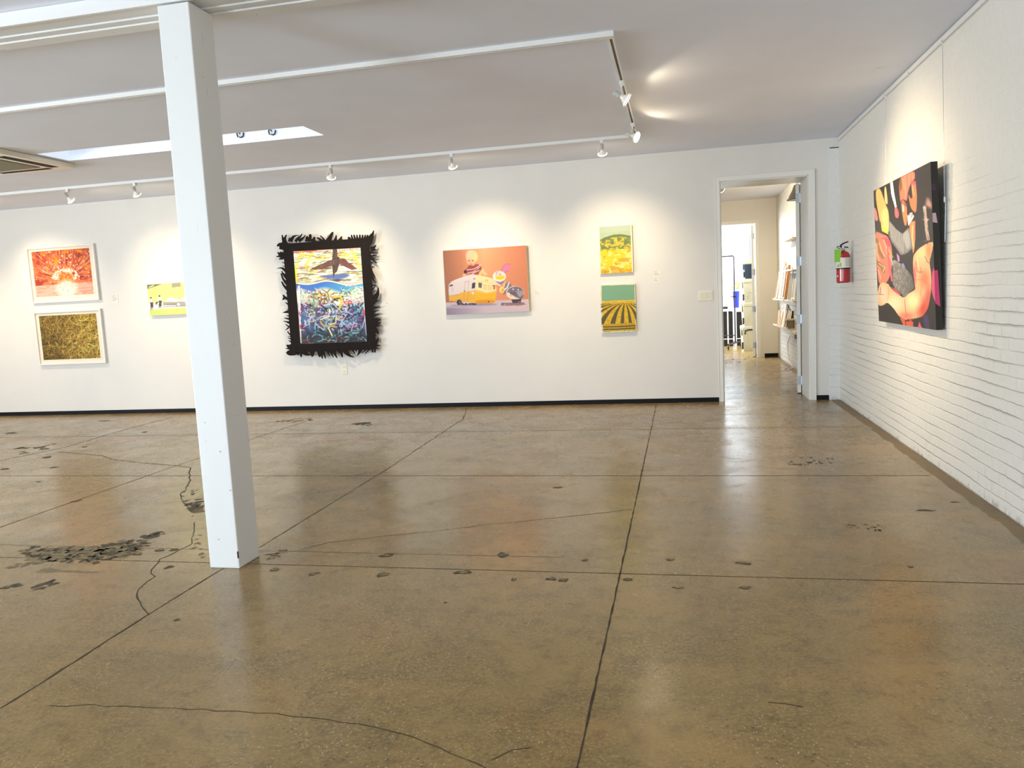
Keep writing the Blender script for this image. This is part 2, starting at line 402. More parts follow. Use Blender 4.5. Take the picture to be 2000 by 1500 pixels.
def paint_mat(name, rough=.5, spec=.3, coat=0):
    m, nt, b = nmat(name); a = nd(nt, 'ShaderNodeAttribute'); a.attribute_name = 'paint'
    tc = nd(nt, 'ShaderNodeTexCoord'); n = nd(nt, 'ShaderNodeTexNoise', Scale=160.0, Detail=2.0); link(nt, tc.outputs['Object'], n.inputs['Vector'])
    col = mix(nt, .05, a.outputs['Color'], n.outputs['Color'], 'OVERLAY'); link(nt, col, b.inputs['Base Color'])
    b.inputs['Roughness'].default_value = rough; b.inputs['Specular IOR Level'].default_value = spec; b.inputs['Coat Weight'].default_value = coat
    return m
M_PAINT = paint_mat('oil_paint'); M_PRINT = paint_mat('photo_print', .6, .15)

# --- sunburst print
def art_sunburst():
    c = Canvas(200, 150, [(281, 300), (835, 262), (890, 705), (335, 727)], (222, 104, 66)); r = np.random.RandomState(8)
    cx, cy = 615, 570; hz = lambda x: 622-(x-320)*.065
    c.put(np.clip((c.Y-300)/200, 0, 1)*.5, (232, 122, 84)); n2 = c.noise(9, 7, 2, 3); c.put((n2 > .55)*.5, (246, 148, 84)); c.put(np.clip((.42-n2)*6, 0, 1)*.7, (150, 46, 50))
    for k in range(230):                                                    # radiating streaks
        a = P+.02+r.rand()*(P-.04); r0 = 95+r.rand()*280; L = 20+r.rand()*70; col = [(132, 36, 44), (150, 50, 50), (250, 176, 110), (255, 226, 190), (196, 60, 50), (110, 40, 60)][r.randint(6)]
        c.line([(cx+r0*math.cos(a), cy+r0*math.sin(a)), (cx+(r0+L)*math.cos(a), cy+(r0+L)*math.sin(a))], 2.5+r.rand()*3.5, col, .8)
    for k in range(260):                                                    # blown out leaves
        x, y = 290+r.rand()*560, 275+r.rand()*320; d = abs(x-540)/260+abs(y-330)/160
        if r.rand() < .25+.6*max(0, 1-d*.6): c.ell(x, y, 3+r.rand()*9, 2+r.rand()*5, [(255, 244, 230), (255, 214, 160), (248, 160, 60)][r.randint(3)], r.rand()*3, .85, .5)
    for x, y, a, b in ((520, 385, 22, 34), (390, 318, 22, 14), (600, 300, 26, 16), (740, 292, 26, 14), (835, 440, 20, 18)): c.ell(x, y, a, b, (255, 156, 20), al=.8, soft=.6)
    for k in range(110):
        a = 3.25+r.rand()*2.9; q = 62+r.rand()*75; c.ell(cx+q*math.cos(a), cy+q*.85*math.sin(a), 12, 6, (255, 244, 222), r.rand()*3, .8, .5)
    c.ell(cx, 548, 72, 52, (236, 110, 34), al=.85, soft=.4)
    for k in range(60): x, y = cx+r.randn()*38, 545+r.randn()*26; c.line([(x, y), (x+r.randn()*9, y+r.randn()*9)], 4, [(255, 190, 110), (190, 70, 30), (255, 236, 200)][r.randint(3)], .8)
    m = np.clip((c.Y-hz(c.X))/6+.5, 0, 1); c.put(m, (244, 190, 170)); c.put(m*(c.noise(12, 46, 5, 2) > .56)*.5, (226, 140, 124)); c.ell(625, 650, 95, 78, (255, 248, 228), soft=.7)
    for k in range(50): x, y = 625+r.randn()*42, 630+r.randn()*32; c.ell(x, y, 6, 4, [(255, 214, 150), (255, 250, 240), (240, 160, 110)][r.randint(3)], al=.7, soft=.5)
    return c
# --- dry grass photograph
def art_grass():
    c = Canvas(200, 150, [(345, 903), (903, 878), (952, 1305), (396, 1327)], (128, 104, 52)); r = np.random.RandomState(5)
    c.put(np.clip((c.U-.15)*1.1, 0, 1)*(.4+.6*c.noise(5, 4, 3)), (206, 164, 66)); c.put(np.clip(1.1-c.U*2-c.V*.0, 0, 1)*.55*np.clip(c.V*2-.2, 0, 1), (84, 66, 34))
    n = c.noise(60, 45, 9, 2); c.put((n < .40)*.6, (62, 46, 22))
    for k in range(620):
        x = 345+r.rand()*600; y = 880+r.rand()*440; a = -1.2+r.randn()*.9; L = 18+r.rand()*48; bend = r.randn()*10
        g = (150+r.rand()*105)*(.55 if k % 4 == 0 else 1); br = .72+.5*(x-345)/600
        p = [(x, y), (x+L*.5*math.cos(a)+bend, y+L*.5*math.sin(a)), (x+L*math.cos(a), y+L*math.sin(a))]
        c.line(p, 3+r.rand()*2.6, (min(255, g*br*1.15), g*br*.95, g*br*.50), .75)
    return c
# --- green and yellow street picture
def art_green():
    c = Canvas(150, 72, [(195, 275), (2500, 190), (2590, 1170), (300, 1300)], (226, 226, 132)); V, U = c.V, c.U
    c.poly([(195, 430), (330, 390), (480, 340), (700, 258), (195, 275)], (112, 112, 74)); c.line([(270, 362), (400, 310)], 26, (240, 240, 220))
    c.put(np.clip(1-np.hypot((c.X-380)/260, (c.Y-560)/230), 0, 1), (206, 232, 120))
    for x in (955, 1500): c.poly([(x, 235), (x+270, 225), (x+280, 370), (x+20, 395)], (150, 146, 118))
    for x in (1010, 1190, 1560, 1760): c.line([(x, 410), (x+15, 590)], 14, (196, 190, 110))
    c.put(((V > .60) & (V < .80))*1.0, (250, 244, 232)); c.put((V > .79)*1.0, (200, 224, 116)); c.put((V > .79)*np.clip(1-U*3, 0, 1)*.5, (180, 190, 110))
    c.poly([(690, 860), (1270, 830), (2200, 800), (2300, 870), (2200, 960), (1280, 980), (700, 950)], (164, 154, 144)); c.line([(700, 1005), (2250, 960)], 24, (130, 124, 114)); c.line([(690, 945), (1080, 918)], 16, (90, 86, 80))
    c.poly([(780, 850), (830, 730), (960, 712), (1040, 760), (1180, 770), (1330, 700), (1700, 690), (1900, 790), (1900, 840)], (250, 248, 238)); c.poly([(1150, 780), (1250, 740), (1250, 770)], (226, 180, 140))
    for x in (1170, 2050): c.ell(x, 935, 62, 60, (96, 92, 90)); c.ell(x, 935, 48, 46, (252, 252, 250))
    for x, y, sx, col in ((345, 715, 1, (84, 52, 56)), (605, 658, 1.1, (70, 72, 66))):
        c.ell(x-20, y, 26*sx, 30*sx, (58, 56, 44)); c.poly([(x-60*sx, y+50), (x+30*sx, y+35), (x+60*sx, y+160), (x-50*sx, y+180)], (250, 246, 226))
        c.poly([(x-45, y+150), (x+60, y+140), (x+50, y+330), (x+24, y+400), (x+6, y+300), (x-6, y+400), (x-30, y+390)], col)
    c.ell(375, 800, 28, 30, (230, 176, 120)); c.poly([(460, 880), (520, 830), (560, 850), (480, 970)], (70, 74, 70)); c.ell(455, 800, 16, 22, (180, 170, 110))
    return c
# --- bird diving over the reef
def art_reef():
    c = Canvas(210, 270, [(255, 295), (888, 262), (950, 1150), (322, 1168)], (250, 246, 226)); r = np.random.RandomState(21)
    X, Y = c.X, c.Y; top = Y < 600; wl = 598+14*np.sin((X-300)/60.0)-8*np.sin((X-300)/130.0)
    for k in range(330):                                                            # sky dashes
        x = 262+r.rand()*640; y = 285+r.rand()*300; L = 12+r.rand()*38; col = [(246, 220, 60), (236, 200, 40), (80, 76, 52), (60, 60, 56), (226, 84, 60), (120, 170, 90), (240, 150, 60), (250, 250, 240), (140, 130, 100)][r.randint(9)]
        c.line([(x-L, y+2), (x, y-3), (x+L, y-1)], 3+r.rand()*6, col, .85)
    for p in ([(350, 300), (300, 380), (270, 460)], [(440, 300), (400, 370), (370, 440)], [(800, 280), (850, 350), (880, 440)], [(720, 290), (770, 340)]): c.line(p, 20, (250, 226, 40), .6)
    c.line([(272, 440), (285, 590)], 16, (246, 232, 40))
    for x in range(262, 880, 13):
        y = 298-(x-255)*.052; c.line([(x, y-4), (x+r.randn()*5, y+10+r.rand()*12)], 5, (226, 60, 92))
    c.poly([(480, 530), (600, 515), (720, 505), (800, 520), (740, 550), (640, 560), (560, 545)], (96, 116, 176), soft=6); c.poly([(560, 570), (640, 555), (760, 560), (640, 590)], (60, 60, 90), .8, 5)
    under = Y > wl; c.put(under*1.0, (60, 120, 210)); c.put(under*np.clip((X-520)/300, 0, 1)*.75, (90, 200, 222)); c.put(under*np.clip((340-X)/60, 0, 1)*.6, (84, 80, 160))
    for o, wd, col in ((-2, 13, (252, 244, 226)), (-12, 3, (120, 92, 64)), (6, 3, (70, 60, 70)), (-20, 3, (110, 90, 80))):
        c.put(np.clip((wd/2-abs(Y-wl-o))/3+.5, 0, 1)*(X > 285), col)
    m = np.clip((Y-640-20*np.sin(X/50.0))/40, 0, 1); c.put(m, (226, 232, 214))
    d = np.clip((Y-760)/150, 0, 1)*np.clip(np.hypot((X-560)/170, (Y-760)/150)-.6, 0, 1); c.put(d, (82, 92, 140))
    c.put(np.clip((Y-960)/120, 0, 1)*.9, (44, 58, 80)); c.put(np.clip((Y-1060)/60, 0, 1)*.85, (26, 34, 40))
    def blob(n, x0, x1, y0, y1, cols, L0, L1, w0, w1, wav=.9, al=.9):
        for k in range(n):
            x = x0+r.rand()*(x1-x0); y = y0+r.rand()*(y1-y0); a = r.rand()*6.28; L = L0+r.rand()*(L1-L0); p = [(x, y)]
            for j in range(3): a += r.randn()*wav; p.append((p[-1][0]+L/3*math.cos(a), p[-1][1]+L/3*math.sin(a)*.8))
            c.line(p, 1.35*(w0+r.rand()*(w1-w0)), cols[r.randint(len(cols))], al)
    blob(260, 400, 740, 680, 960, [(226, 190, 90), (240, 226, 160), (130, 100, 50), (50, 56, 50), (190, 100, 50), (90, 120, 70), (70, 66, 50), (244, 232, 190)], 24, 64, 3.5, 9, .8)
    blob(110, 320, 480, 660, 800, [(206, 150, 130), (160, 200, 210), (240, 236, 220), (90, 100, 130), (220, 190, 130)], 16, 44, 3, 9)
    blob(110, 700, 930, 620, 800, [(90, 150, 110), (226, 130, 170), (180, 220, 200), (70, 90, 90), (244, 240, 240)], 10, 34, 3, 7)
    blob(260, 310, 940, 800, 1040, [(70, 60, 120), (110, 170, 190), (190, 190, 220), (120, 50, 110), (40, 44, 70), (60, 110, 160), (30, 30, 56), (190, 196, 220), (130, 50, 90), (36, 40, 70)], 40, 130, 4, 13, .55)
    blob(80, 330, 940, 1030, 1150, [(90, 150, 160), (20, 26, 32), (30, 60, 60), (130, 170, 180), (16, 20, 28), (16, 22, 30)], 40, 110, 4, 11, .5)
    blob(16, 330, 940, 1120, 1160, [(126, 50, 44), (150, 70, 60)], 20, 50, 4, 8, .4)
    c.line([(610, 645), (575, 680), (590, 730)], 14, (150, 140, 90)); c.line([(640, 730), (700, 720), (715, 760), (690, 840)], 16, (226, 206, 50))
    c.line([(440, 700), (450, 800), (440, 880)], 12, (90, 160, 110)); c.line([(735, 775), (790, 768), (810, 785), (750, 795), (735, 775)], 9, (226, 60, 70))
    c.line([(510, 960), (540, 1000), (610, 1000), (660, 1010)], 16, (190, 160, 80)); c.line([(585, 1020), (620, 1090)], 13, (236, 220, 160)); c.line([(660, 900), (655, 970), (600, 985)], 10, (240, 220, 150)); c.line([(510, 940), (560, 920), (600, 910)], 9, (236, 230, 200))
    for p in ([(460, 885), (415, 930), (400, 980), (350, 1010)], [(760, 890), (720, 950), (690, 1000)], [(830, 960), (800, 1050)], [(930, 930), (905, 1020)]): c.line(p, 6, (206, 206, 226))
    c.poly([(295, 620), (318, 612), (330, 1160), (312, 1160)], (246, 236, 232), .8); c.line([(312, 870), (318, 900)], 12, (220, 60, 80)); c.line([(318, 990), (322, 1020)], 12, (220, 60, 80)); c.line([(915, 620), (925, 860), (945, 1090)], 8, (240, 236, 240), .8); c.line([(918, 850), (928, 900)], 12, (220, 50, 70))
    # the bird
    br = (74, 58, 52)
    c.poly([(628, 272), (668, 268), (672, 340), (690, 352), (700, 390), (680, 440), (672, 480), (645, 505), (634, 550), (628, 500), (622, 440), (600, 420), (622, 360)], br)
    c.poly([(640, 372), (590, 380), (540, 405), (470, 435), (412, 466), (480, 468), (560, 456), (610, 432), (640, 420)], (104, 70, 62)); c.poly([(680, 372), (740, 362), (775, 400), (820, 430), (858, 462), (800, 468), (740, 440), (690, 410)], (108, 66, 60))
    for k in range(60):
        x = 430+r.rand()*420; y = 385+abs(x-650)*.33*r.rand()+r.rand()*20+abs(x-650)*.12; c.line([(x, y), (x+9, y+3)], 3, (190, 110, 100), .6)
    for k in range(50): c.line([(630+r.rand()*40, 290+r.rand()*190)]*2, 5, (130, 124, 104), .6)
    return c
# --- infant, trailer and toy bird
def art_trailer():
    c = Canvas(230, 180, [(208, 243), (1580, 160), (1630, 1240), (270, 1305)], (222, 142, 104)); U, V = c.U, c.V; X, Y = c.X, c.Y
    c.put(np.clip(.42-U, 0, 1)*2.0*.9, (150, 98, 76)); c.put(np.clip(1-abs(U-.5)/.28, 0, 1)*.75*np.clip(1.1-V, 0, 1), (246, 178, 132)); c.put(np.clip((U-.75)*3, 0, 1)*.5, (196, 112, 88))
    g = 1100-(X-270)*.042; m = np.clip((Y-g)/10+.5, 0, 1); c.put(m, (206, 186, 200)); c.put(m*np.clip((Y-1150)/60, 0, 1)*np.clip((900-X)/700, 0, 1), (140, 124, 150)); c.put(m*np.clip(U-.4, 0, 1)*.8, (222, 196, 196))
    c.poly([(290, 1145), (900, 1100), (1150, 1130), (900, 1150), (420, 1160)], (124, 112, 142), .6, 14)
    # infant
    c.poly([(812, 590), (870, 520), (905, 600), (960, 632), (890, 655), (850, 600), (835, 660), (800, 660)], (240, 196, 140), soft=5)
    c.ell(687, 345, 98, 112, (240, 190, 150), soft=.12); c.ell(740, 340, 44, 70, (252, 214, 130), al=.6, soft=.6); c.ell(670, 430, 62, 48, (240, 180, 146)); c.ell(645, 300, 50, 60, (246, 200, 176), al=.6, soft=.7)
    for x in (640, 702): c.ell(x, 408, 13, 9, (70, 50, 50), soft=.5)
    c.ell(672, 466, 22, 8, (190, 96, 84), soft=.5); c.ell(664, 436, 10, 7, (206, 140, 110), soft=.6)
    c.poly([(632, 490), (700, 505), (770, 450), (865, 530), (812, 600), (790, 645), (560, 620), (560, 580), (600, 545)], (164, 72, 76), soft=4)
    for p in ([(610, 560), (720, 548), (830, 480)], [(620, 615), (720, 590), (815, 515)], [(690, 625), (760, 590), (810, 570)]): c.line(p, 11, (244, 220, 212))
    for p in ([(600, 540), (700, 520), (800, 470)], [(600, 590), (700, 575), (820, 540)]): c.line(p, 6, (120, 50, 60), .7)
    c.ell(577, 590, 21, 28, (36, 22, 34)); c.ell(562, 645, 30, 20, (236, 180, 146)); c.line([(640, 490), (700, 500)], 9, (70, 40, 50))
    # trailer
    side = [(306, 800), (345, 755), (430, 715), (560, 668), (700, 632), (745, 640), (765, 680), (770, 870), (740, 1110), (560, 1085), (310, 1072), (303, 900)]
    c.poly(side, (228, 214, 216)); c.poly([(745, 640), (900, 668), (1020, 700), (1080, 790), (1092, 900), (1085, 1000), (1060, 1108), (740, 1110), (758, 880)], (250, 226, 166))
    c.poly([(306, 990), (470, 965), (500, 935), (740, 895), (760, 900), (742, 1110), (560, 1085), (310, 1072)], (236, 178, 62)); c.poly([(762, 905), (930, 955), (1092, 915), (1085, 1000), (1062, 1108), (740, 1112)], (246, 186, 26)); c.poly([(742, 1060), (1070, 1050), (1060, 1108), (740, 1112)], (220, 140, 40), .8, 10)
    for k in range(9): c.line([(330-k*2, 790+k*22), (750, 690+k*24)], 2.6, (180, 164, 176), .5)
    for k in range(7): c.line([(312, 1000+k*13), (742, 925+k*27)], 2.6, (200, 140, 40), .5)
    for k in range(6): c.line([(750, 970+k*18), (1085, 965+k*18)], 2.6, (222, 150, 20), .5)
    c.line([(306, 988), (470, 963)], 7, (150, 140, 150)); c.line([(762, 892), (930, 945), (1092, 905)], 9, (226, 160, 110))
    c.line([(770, 735), (1080, 790)], 5, (222, 170, 120)); c.line([(570, 760), (640, 745)], 5, (130, 124, 134)); c.line([(640, 745), (618, 1068), (556, 1062), (576, 760)], 3.5, (150, 130, 110)); c.ell(566, 910, 13, 12, (120, 116, 120))
    c.poly([(692, 778), (748, 766), (738, 862), (684, 870)], (56, 60, 56)); c.poly([(795, 768), (856, 775), (850, 862), (794, 850)], (108, 98, 112)); c.poly([(1030, 812), (1076, 815), (1066, 890), (1056, 888), (1058, 828), (1030, 828)], (110, 50, 40)); c.poly([(1028, 828), (1058, 828), (1056, 885), (1024, 878)], (240, 170, 130))
    for k in range(6):
        c.line([(878, 800+k*15), (935, 808+k*15)], 4.5, (196, 156, 96)); c.line([(955, 810+k*15), (1010, 818+k*15)], 4.5, (196, 156, 96))
    c.ell(730, 708, 20, 9, (206, 80, 96)); c.poly([(316, 808), (372, 798), (375, 828), (314, 838)], (90, 96, 100)); c.ell(705, 942, 22, 24, (226, 216, 196)); c.poly([(905, 718), (960, 724), (958, 752), (905, 744)], (240, 180, 140))
    for k in range(4): c.line([(345, 862+k*18), (385, 858+k*18)], 4, (170, 160, 170))
    c.ell(478, 1095, 42, 44, (44, 38, 50)); c.ell(488, 1095, 22, 28, (96, 90, 106)); c.poly([(500, 1108), (770, 1112), (760, 1135), (520, 1140)], (62, 56, 74)); c.ell(560, 1110, 16, 14, (206, 196, 206)); c.ell(620, 1112, 14, 12, (206, 196, 206)); c.ell(965, 1085, 11, 12, (60, 44, 40))
    # toy bird
    c.poly([(1165, 585), (1200, 500), (1250, 462), (1318, 470), (1330, 500), (1285, 600), (1230, 612)], (226, 128, 164), soft=5); c.line([(1170, 580), (1205, 500), (1260, 458), (1320, 475)], 8, (140, 110, 140)); c.line([(1215, 615), (1285, 575)], 11, (150, 120, 150))
    c.ell(1140, 670, 108, 92, (252, 232, 214)); c.ell(1140, 625, 66, 46, (230, 214, 216), soft=.2); c.line([(1085, 655), (1090, 610), (1120, 590)], 7, (110, 110, 100)); c.ell(1150, 636, 20, 12, (226, 140, 140))
    c.poly([(1070, 672), (1150, 660), (1225, 655), (1225, 700), (1160, 726), (1085, 712)], (248, 206, 14), soft=4); c.poly([(1080, 745), (1150, 760), (1235, 730), (1210, 790), (1150, 800), (1100, 775)], (150, 130, 166)); c.poly([(1200, 790), (1250, 735), (1240, 830), (1195, 850)], (244, 190, 110))
    c.poly([(1000, 740), (1040, 690), (1060, 740), (1130, 790), (1190, 840), (1100, 810)], (250, 214, 200), soft=6)
    c.poly([(1240, 790), (1270, 765), (1320, 775), (1345, 830), (1320, 880), (1250, 960), (1195, 975), (1230, 900), (1225, 850)], (128, 118, 134)); c.line([(1300, 772), (1270, 850), (1215, 900)], 20, (244, 226, 236)); c.ell(1185, 890, 42, 50, (252, 226, 150)); c.ell(1195, 895, 24, 36, (240, 170, 40), .3)
    c.ell(1400, 940, 148, 112, (240, 214, 196)); c.poly([(1300, 860), (1420, 830), (1510, 860), (1550, 940), (1530, 1020), (1500, 1040), (1400, 1010), (1300, 930), (1260, 940)], (120, 112, 126), soft=4)
    for k in range(4): c.line([(1420+k*28, 920-k*4), (1480+k*22, 1000-k*14)], 9, (240, 214, 206))
    for k in range(4): c.poly([(1310+k*30, 930), (1340+k*30, 930), (1335+k*34, 1000)], (96, 86, 100))
    for x, y in ((1368, 880), (1450, 890)): c.ell(x, y, 11, 11, (250, 240, 240))
    c.poly([(1335, 1050), (1505, 1035), (1495, 1085), (1440, 1090), (1440, 1108), (1360, 1108)], (70, 58, 74)); c.poly([(1440, 1080), (1500, 1075), (1500, 1108), (1440, 1108)], (110, 104, 114))
    c.poly([(1160, 1130), (1180, 1105), (1540, 1100), (1580, 1130), (1480, 1148), (1190, 1152)], (160, 116, 112)); c.line([(1180, 1108), (1545, 1104)], 5, (80, 60, 70)); c.ell(1195, 1130, 30, 18, (110, 110, 124)); c.ell(1230, 1132, 24, 16, (150, 150, 164))
    return c
# --- two farm landscapes
def art_hill():
    c = Canvas(100, 144, [(185, 132), (572, 112), (590, 680), (205, 702)], (186, 202, 172)); Y, X = c.Y, c.X; n = c.noise(16, 24, 4, 3); n2 = c.noise(6, 14, 8, 3)
    c.put((c.V < .12)*.35, (206, 216, 196))
    hill = [(190, 290), (240, 262), (310, 240), (360, 226), (430, 220), (500, 230), (572, 246), (585, 400), (200, 415)]
    c.poly(hill, (142, 156, 84)); m = c.inside(hill); c.put(m*(Y > 262+((X-390)/14)**2*.0)*(n > .50)*.9, (232, 200, 60)); c.put(m*(n2 > .60)*.8, (112, 132, 84)); c.put(m*(n < .38)*.6, (96, 116, 66))
    c.poly([(190, 290), (310, 240), (430, 220), (572, 246), (572, 262), (430, 245), (320, 262), (230, 300)], (112, 130, 78))
    c.put((Y > 412-(X-200)*.05)*1.0, (246, 214, 46)); f = Y > 412-(X-200)*.05; c.put(f*(n2 > .57)*.8, (252, 240, 150)); c.put(f*(c.noise(7, 20, 12, 2) > .62)*.8, (226, 160, 50)); c.put((Y > 640)*.5*(n > .45), (214, 160, 40))
    c.put(((c.U < .02) | (c.U > .955))*1.0, (238, 232, 200)); c.line([(250, 678), (310, 672)], 4, (120, 96, 40)); return c
def art_rows():
    c = Canvas(120, 168, [(188, 828), (598, 800), (622, 1368), (205, 1385)], (240, 234, 200)); Y, X = c.Y, c.X
    c.poly([(203, 832), (592, 812), (597, 992), (205, 1012)], (132, 176, 142)); c.poly([(205, 1010), (597, 990), (604, 1210), (612, 1355), (220, 1375), (216, 1290)], (232, 186, 46))
    c.poly([(205, 1012), (597, 992), (597, 1005), (205, 1026)], (240, 200, 70)); vx, vy = 478, 1022
    def row(x0, x1, bend, yb=1288):
        a = []; b = []
        for k in range(9):
            t = k/8; e = t**1.35; y = vy+8+(yb-vy-8)*e
            a.append((vx+(x0-vx)*(t**.75)+bend*math.sin(P*t)*.4, y)); b.append((vx+(x1-vx)*(t**.75)+bend*math.sin(P*t)*.4, y))
        c.poly(a+b[::-1], (92, 88, 46))
    for x0, x1, bd in ((-1500, -1100, 0), (-760, -500, 0), (-330, -150, -10), (-20, 60, -20), (150, 225, -30), (300, 362, -20), (425, 472, -8), (528, 570, 10), (625, 680, 20), (760, 850, 20), (960, 1200, 0), (1500, 2000, 0)): row(x0, x1, bd)
    c.poly([(216, 1290), (606, 1270), (612, 1355), (220, 1375)], (206, 170, 50))
    for y in (1316, 1345): c.line([(220, y), (400, y-4), (608, y-18)], 12, (70, 66, 34))
    c.poly([(214, 1280), (606, 1262), (606, 1282), (216, 1300)], (214, 164, 50), .9); n = c.noise(30, 40, 2, 2); c.put((n > .6)*.25*(Y > 1010), (120, 96, 40)); return c
# --- dancers
def art_dancers():
    c = Canvas(210, 170, [(97, 540), (1015, 52), (1110, 2766), (190, 2651)], (34, 28, 26))
    # zoomed reference: upper crop scale 8.33 from (1695,310); lower crop points are moved down by 160*8.33
    lo = lambda pts: [(x*1.028, y*1.028+1333) for x, y in pts]
    U, V = c.U, c.V; SK = (238, 160, 120); OR = (232, 124, 72); YE = (246, 214, 130)
    c.put(np.clip(1-abs(U-.80)/.12, 0, 1)*np.clip(1-V*3.2, 0, 1)*.6, (70, 40, 84))
    c.poly([(130, 520), (205, 490), (290, 740), (350, 900), (350, 1250), (215, 1180), (205, 1060), (140, 720)], (240, 186, 110), soft=6); c.poly([(270, 480), (300, 455), (335, 760), (280, 740)], (246, 206, 140), soft=5)
    c.poly([(205, 900), (330, 760), (350, 1240), (270, 1160)], (248, 222, 140), .8, 20); c.poly([(210, 1050), (350, 1245), (215, 1180)], (240, 236, 70))
    c.poly([(100, 800), (140, 830), (180, 1020), (130, 1030), (110, 940)], (232, 130, 130), soft=5); c.poly([(125, 1035), (215, 1040), (240, 1230), (180, 1310), (140, 1190)], (50, 44, 40))
    c.poly([(365, 400), (405, 375), (430, 560), (475, 800), (445, 800), (385, 600)], (250, 248, 250)); c.poly([(435, 800), (485, 810), (515, 920), (490, 980), (445, 960)], (226, 110, 112), soft=4)
    c.poly([(505, 420), (545, 300), (620, 265), (760, 200), (770, 330), (700, 400), (650, 560), (640, 700), (560, 660), (530, 730)], (234, 128, 100), soft=5); c.poly([(510, 350), (545, 330), (560, 480), (530, 560)], (110, 80, 40), .9, 10)
    for p in ([(600, 300), (620, 500), (610, 640)], [(680, 260), (670, 440)], [(570, 340), (600, 520)], [(720, 240), (730, 330)]): c.line(p, 16, (250, 180, 150), .7)
    c.poly([(700, 400), (775, 380), (800, 600), (790, 900), (700, 820), (650, 560), (700, 660), (730, 640)], (236, 132, 88), soft=5); c.line([(720, 440), (745, 600)], 24, (250, 190, 140), .8); c.poly([(705, 370), (780, 370), (785, 430), (705, 420)], (200, 90, 110)); c.poly([(672, 520), (715, 450), (715, 600), (690, 600)], (40, 34, 30))
    c.poly([(540, 720), (575, 670), (640, 760), (640, 1080), (600, 1100), (560, 900)], (240, 140, 82), soft=5); c.line([(575, 720), (580, 860)], 22, (250, 244, 240), .9); c.poly([(560, 690), (650, 740), (640, 800), (540, 740)], (120, 60, 60), .6, 8)
    c.poly([(640, 920), (720, 880), (755, 940), (690, 1060), (660, 1100)], (238, 222, 230)); c.line([(650, 930), (740, 900), (700, 960)], 9, (40, 40, 46))
    c.poly([(672, 1120), (700, 1040), (770, 1000), (775, 1260), (760, 1480), (735, 1560), (720, 1400)], (240, 150, 90), soft=5); c.line([(730, 1100), (725, 1300), (740, 1450)], 20, (252, 220, 150), .8); c.line([(770, 1020), (760, 1280)], 9, (226, 80, 120))
    c.poly([(355, 1020), (470, 1160), (570, 1230), (660, 1130), (690, 1180), (730, 1430), (640, 1530), (540, 1560), (380, 1350), (350, 1180)], (140, 138, 136))
    for k in range(9): c.line([(365+k*26, 1060+k*26), (400+k*22, 1330+k*26)], 7, (226, 222, 220), .85)
    for k in range(8): c.line([(378+k*26, 1080+k*26), (412+k*22, 1340+k*26)], 6, (90, 86, 84), .8)
    c.poly([(560, 1240), (660, 1150), (700, 1400), (640, 1500)], (178, 176, 174), soft=10); c.line([(350, 1260), (450, 1430), (540, 1565), (640, 1535), (730, 1440)], 16, (120, 116, 118))
    # hair and highlight
    for p, w_ in (([(920, 790), (935, 950), (950, 1010)], 46), ([(940, 1010), (960, 1200), (980, 1300)], 50), ([(900, 800), (940, 800)], 20), ([(890, 990), (990, 990)], 14)): c.line(p, w_, (226, 200, 186), .9)
    for k in range(26): x = 905+rng.rand()*80; y = 820+rng.rand()*500; c.line([(x, y), (x+10, y+70)], 5, (60, 46, 40), .6)
    c.poly([(960, 620), (1040, 720), (1045, 820), (980, 790), (930, 760)], (200, 150, 136), soft=30); c.line([(850, 1360), (960, 1330), (1040, 1300)], 9, (150, 130, 110), .7)
    # left cluster of faces
    c.poly([(125, 1190), (240, 1240), (330, 1270), (400, 1440), (400, 1800), (330, 2020), (190, 2080), (150, 1750), (130, 1500)], (232, 130, 106), soft=6); c.poly([(215, 1300), (330, 1290), (400, 1440), (340, 1450), (260, 1330)], (220, 80, 100), soft=6)
    for p, w_, col in (([(150, 1330), (180, 1500), (250, 1620)], 50, (150, 110, 60)), ([(190, 1380), (230, 1500), (280, 1600)], 16, (246, 206, 170)), ([(150, 1400), (160, 1560), (190, 1680)], 30, (248, 176, 140)), ([(260, 1330), (300, 1440), (320, 1560)], 24, (250, 190, 150)), ([(160, 1700), (240, 1760), (260, 1850)], 60, (150, 112, 56)), ([(190, 1720), (280, 1780), (250, 1860)], 14, (246, 220, 150)), ([(180, 1830), (220, 1960)], 22, (246, 196, 150)), ([(150, 1760), (170, 1980)], 12, (70, 40, 30))): c.line(p, w_, col, .85)
    c.line(lo([(320, 140), (350, 420), (390, 640)]), 34, (226, 96, 112)); c.line(lo([(330, 150), (370, 220), (400, 270)]), 18, (214, 206, 90), .8); c.line(lo([(350, 250), (390, 330), (395, 400)]), 16, (206, 220, 214), .8)
    c.poly(lo([(400, 320), (450, 320), (560, 400), (640, 480), (700, 560), (740, 740), (640, 830), (580, 900), (520, 820), (440, 760), (400, 700)]), (128, 124, 120))
    m = c.inside(lo([(400, 320), (450, 320), (560, 400), (640, 480), (700, 560), (740, 740), (640, 830), (580, 900), (520, 820), (440, 760), (400, 700)])); n = c.noise(130, 120, 6, 2); c.put(m*(n > .58)*.6, (200, 196, 190)); c.put(m*(n < .40)*.5, (84, 80, 78)); c.put(m*np.clip((c.X-520)/260, 0, 1)*.7, (80, 76, 74))
    c.poly(lo([(460, 205), (500, 250), (510, 330), (480, 340)]), (206, 140, 206)); c.poly(lo([(540, 360), (570, 370), (600, 430), (550, 410)]), (150, 130, 226))
    c.poly(lo([(1050, 380), (1090, 385), (1110, 1010), (1070, 980), (1000, 780), (1010, 520)]), (226, 84, 130), soft=5)
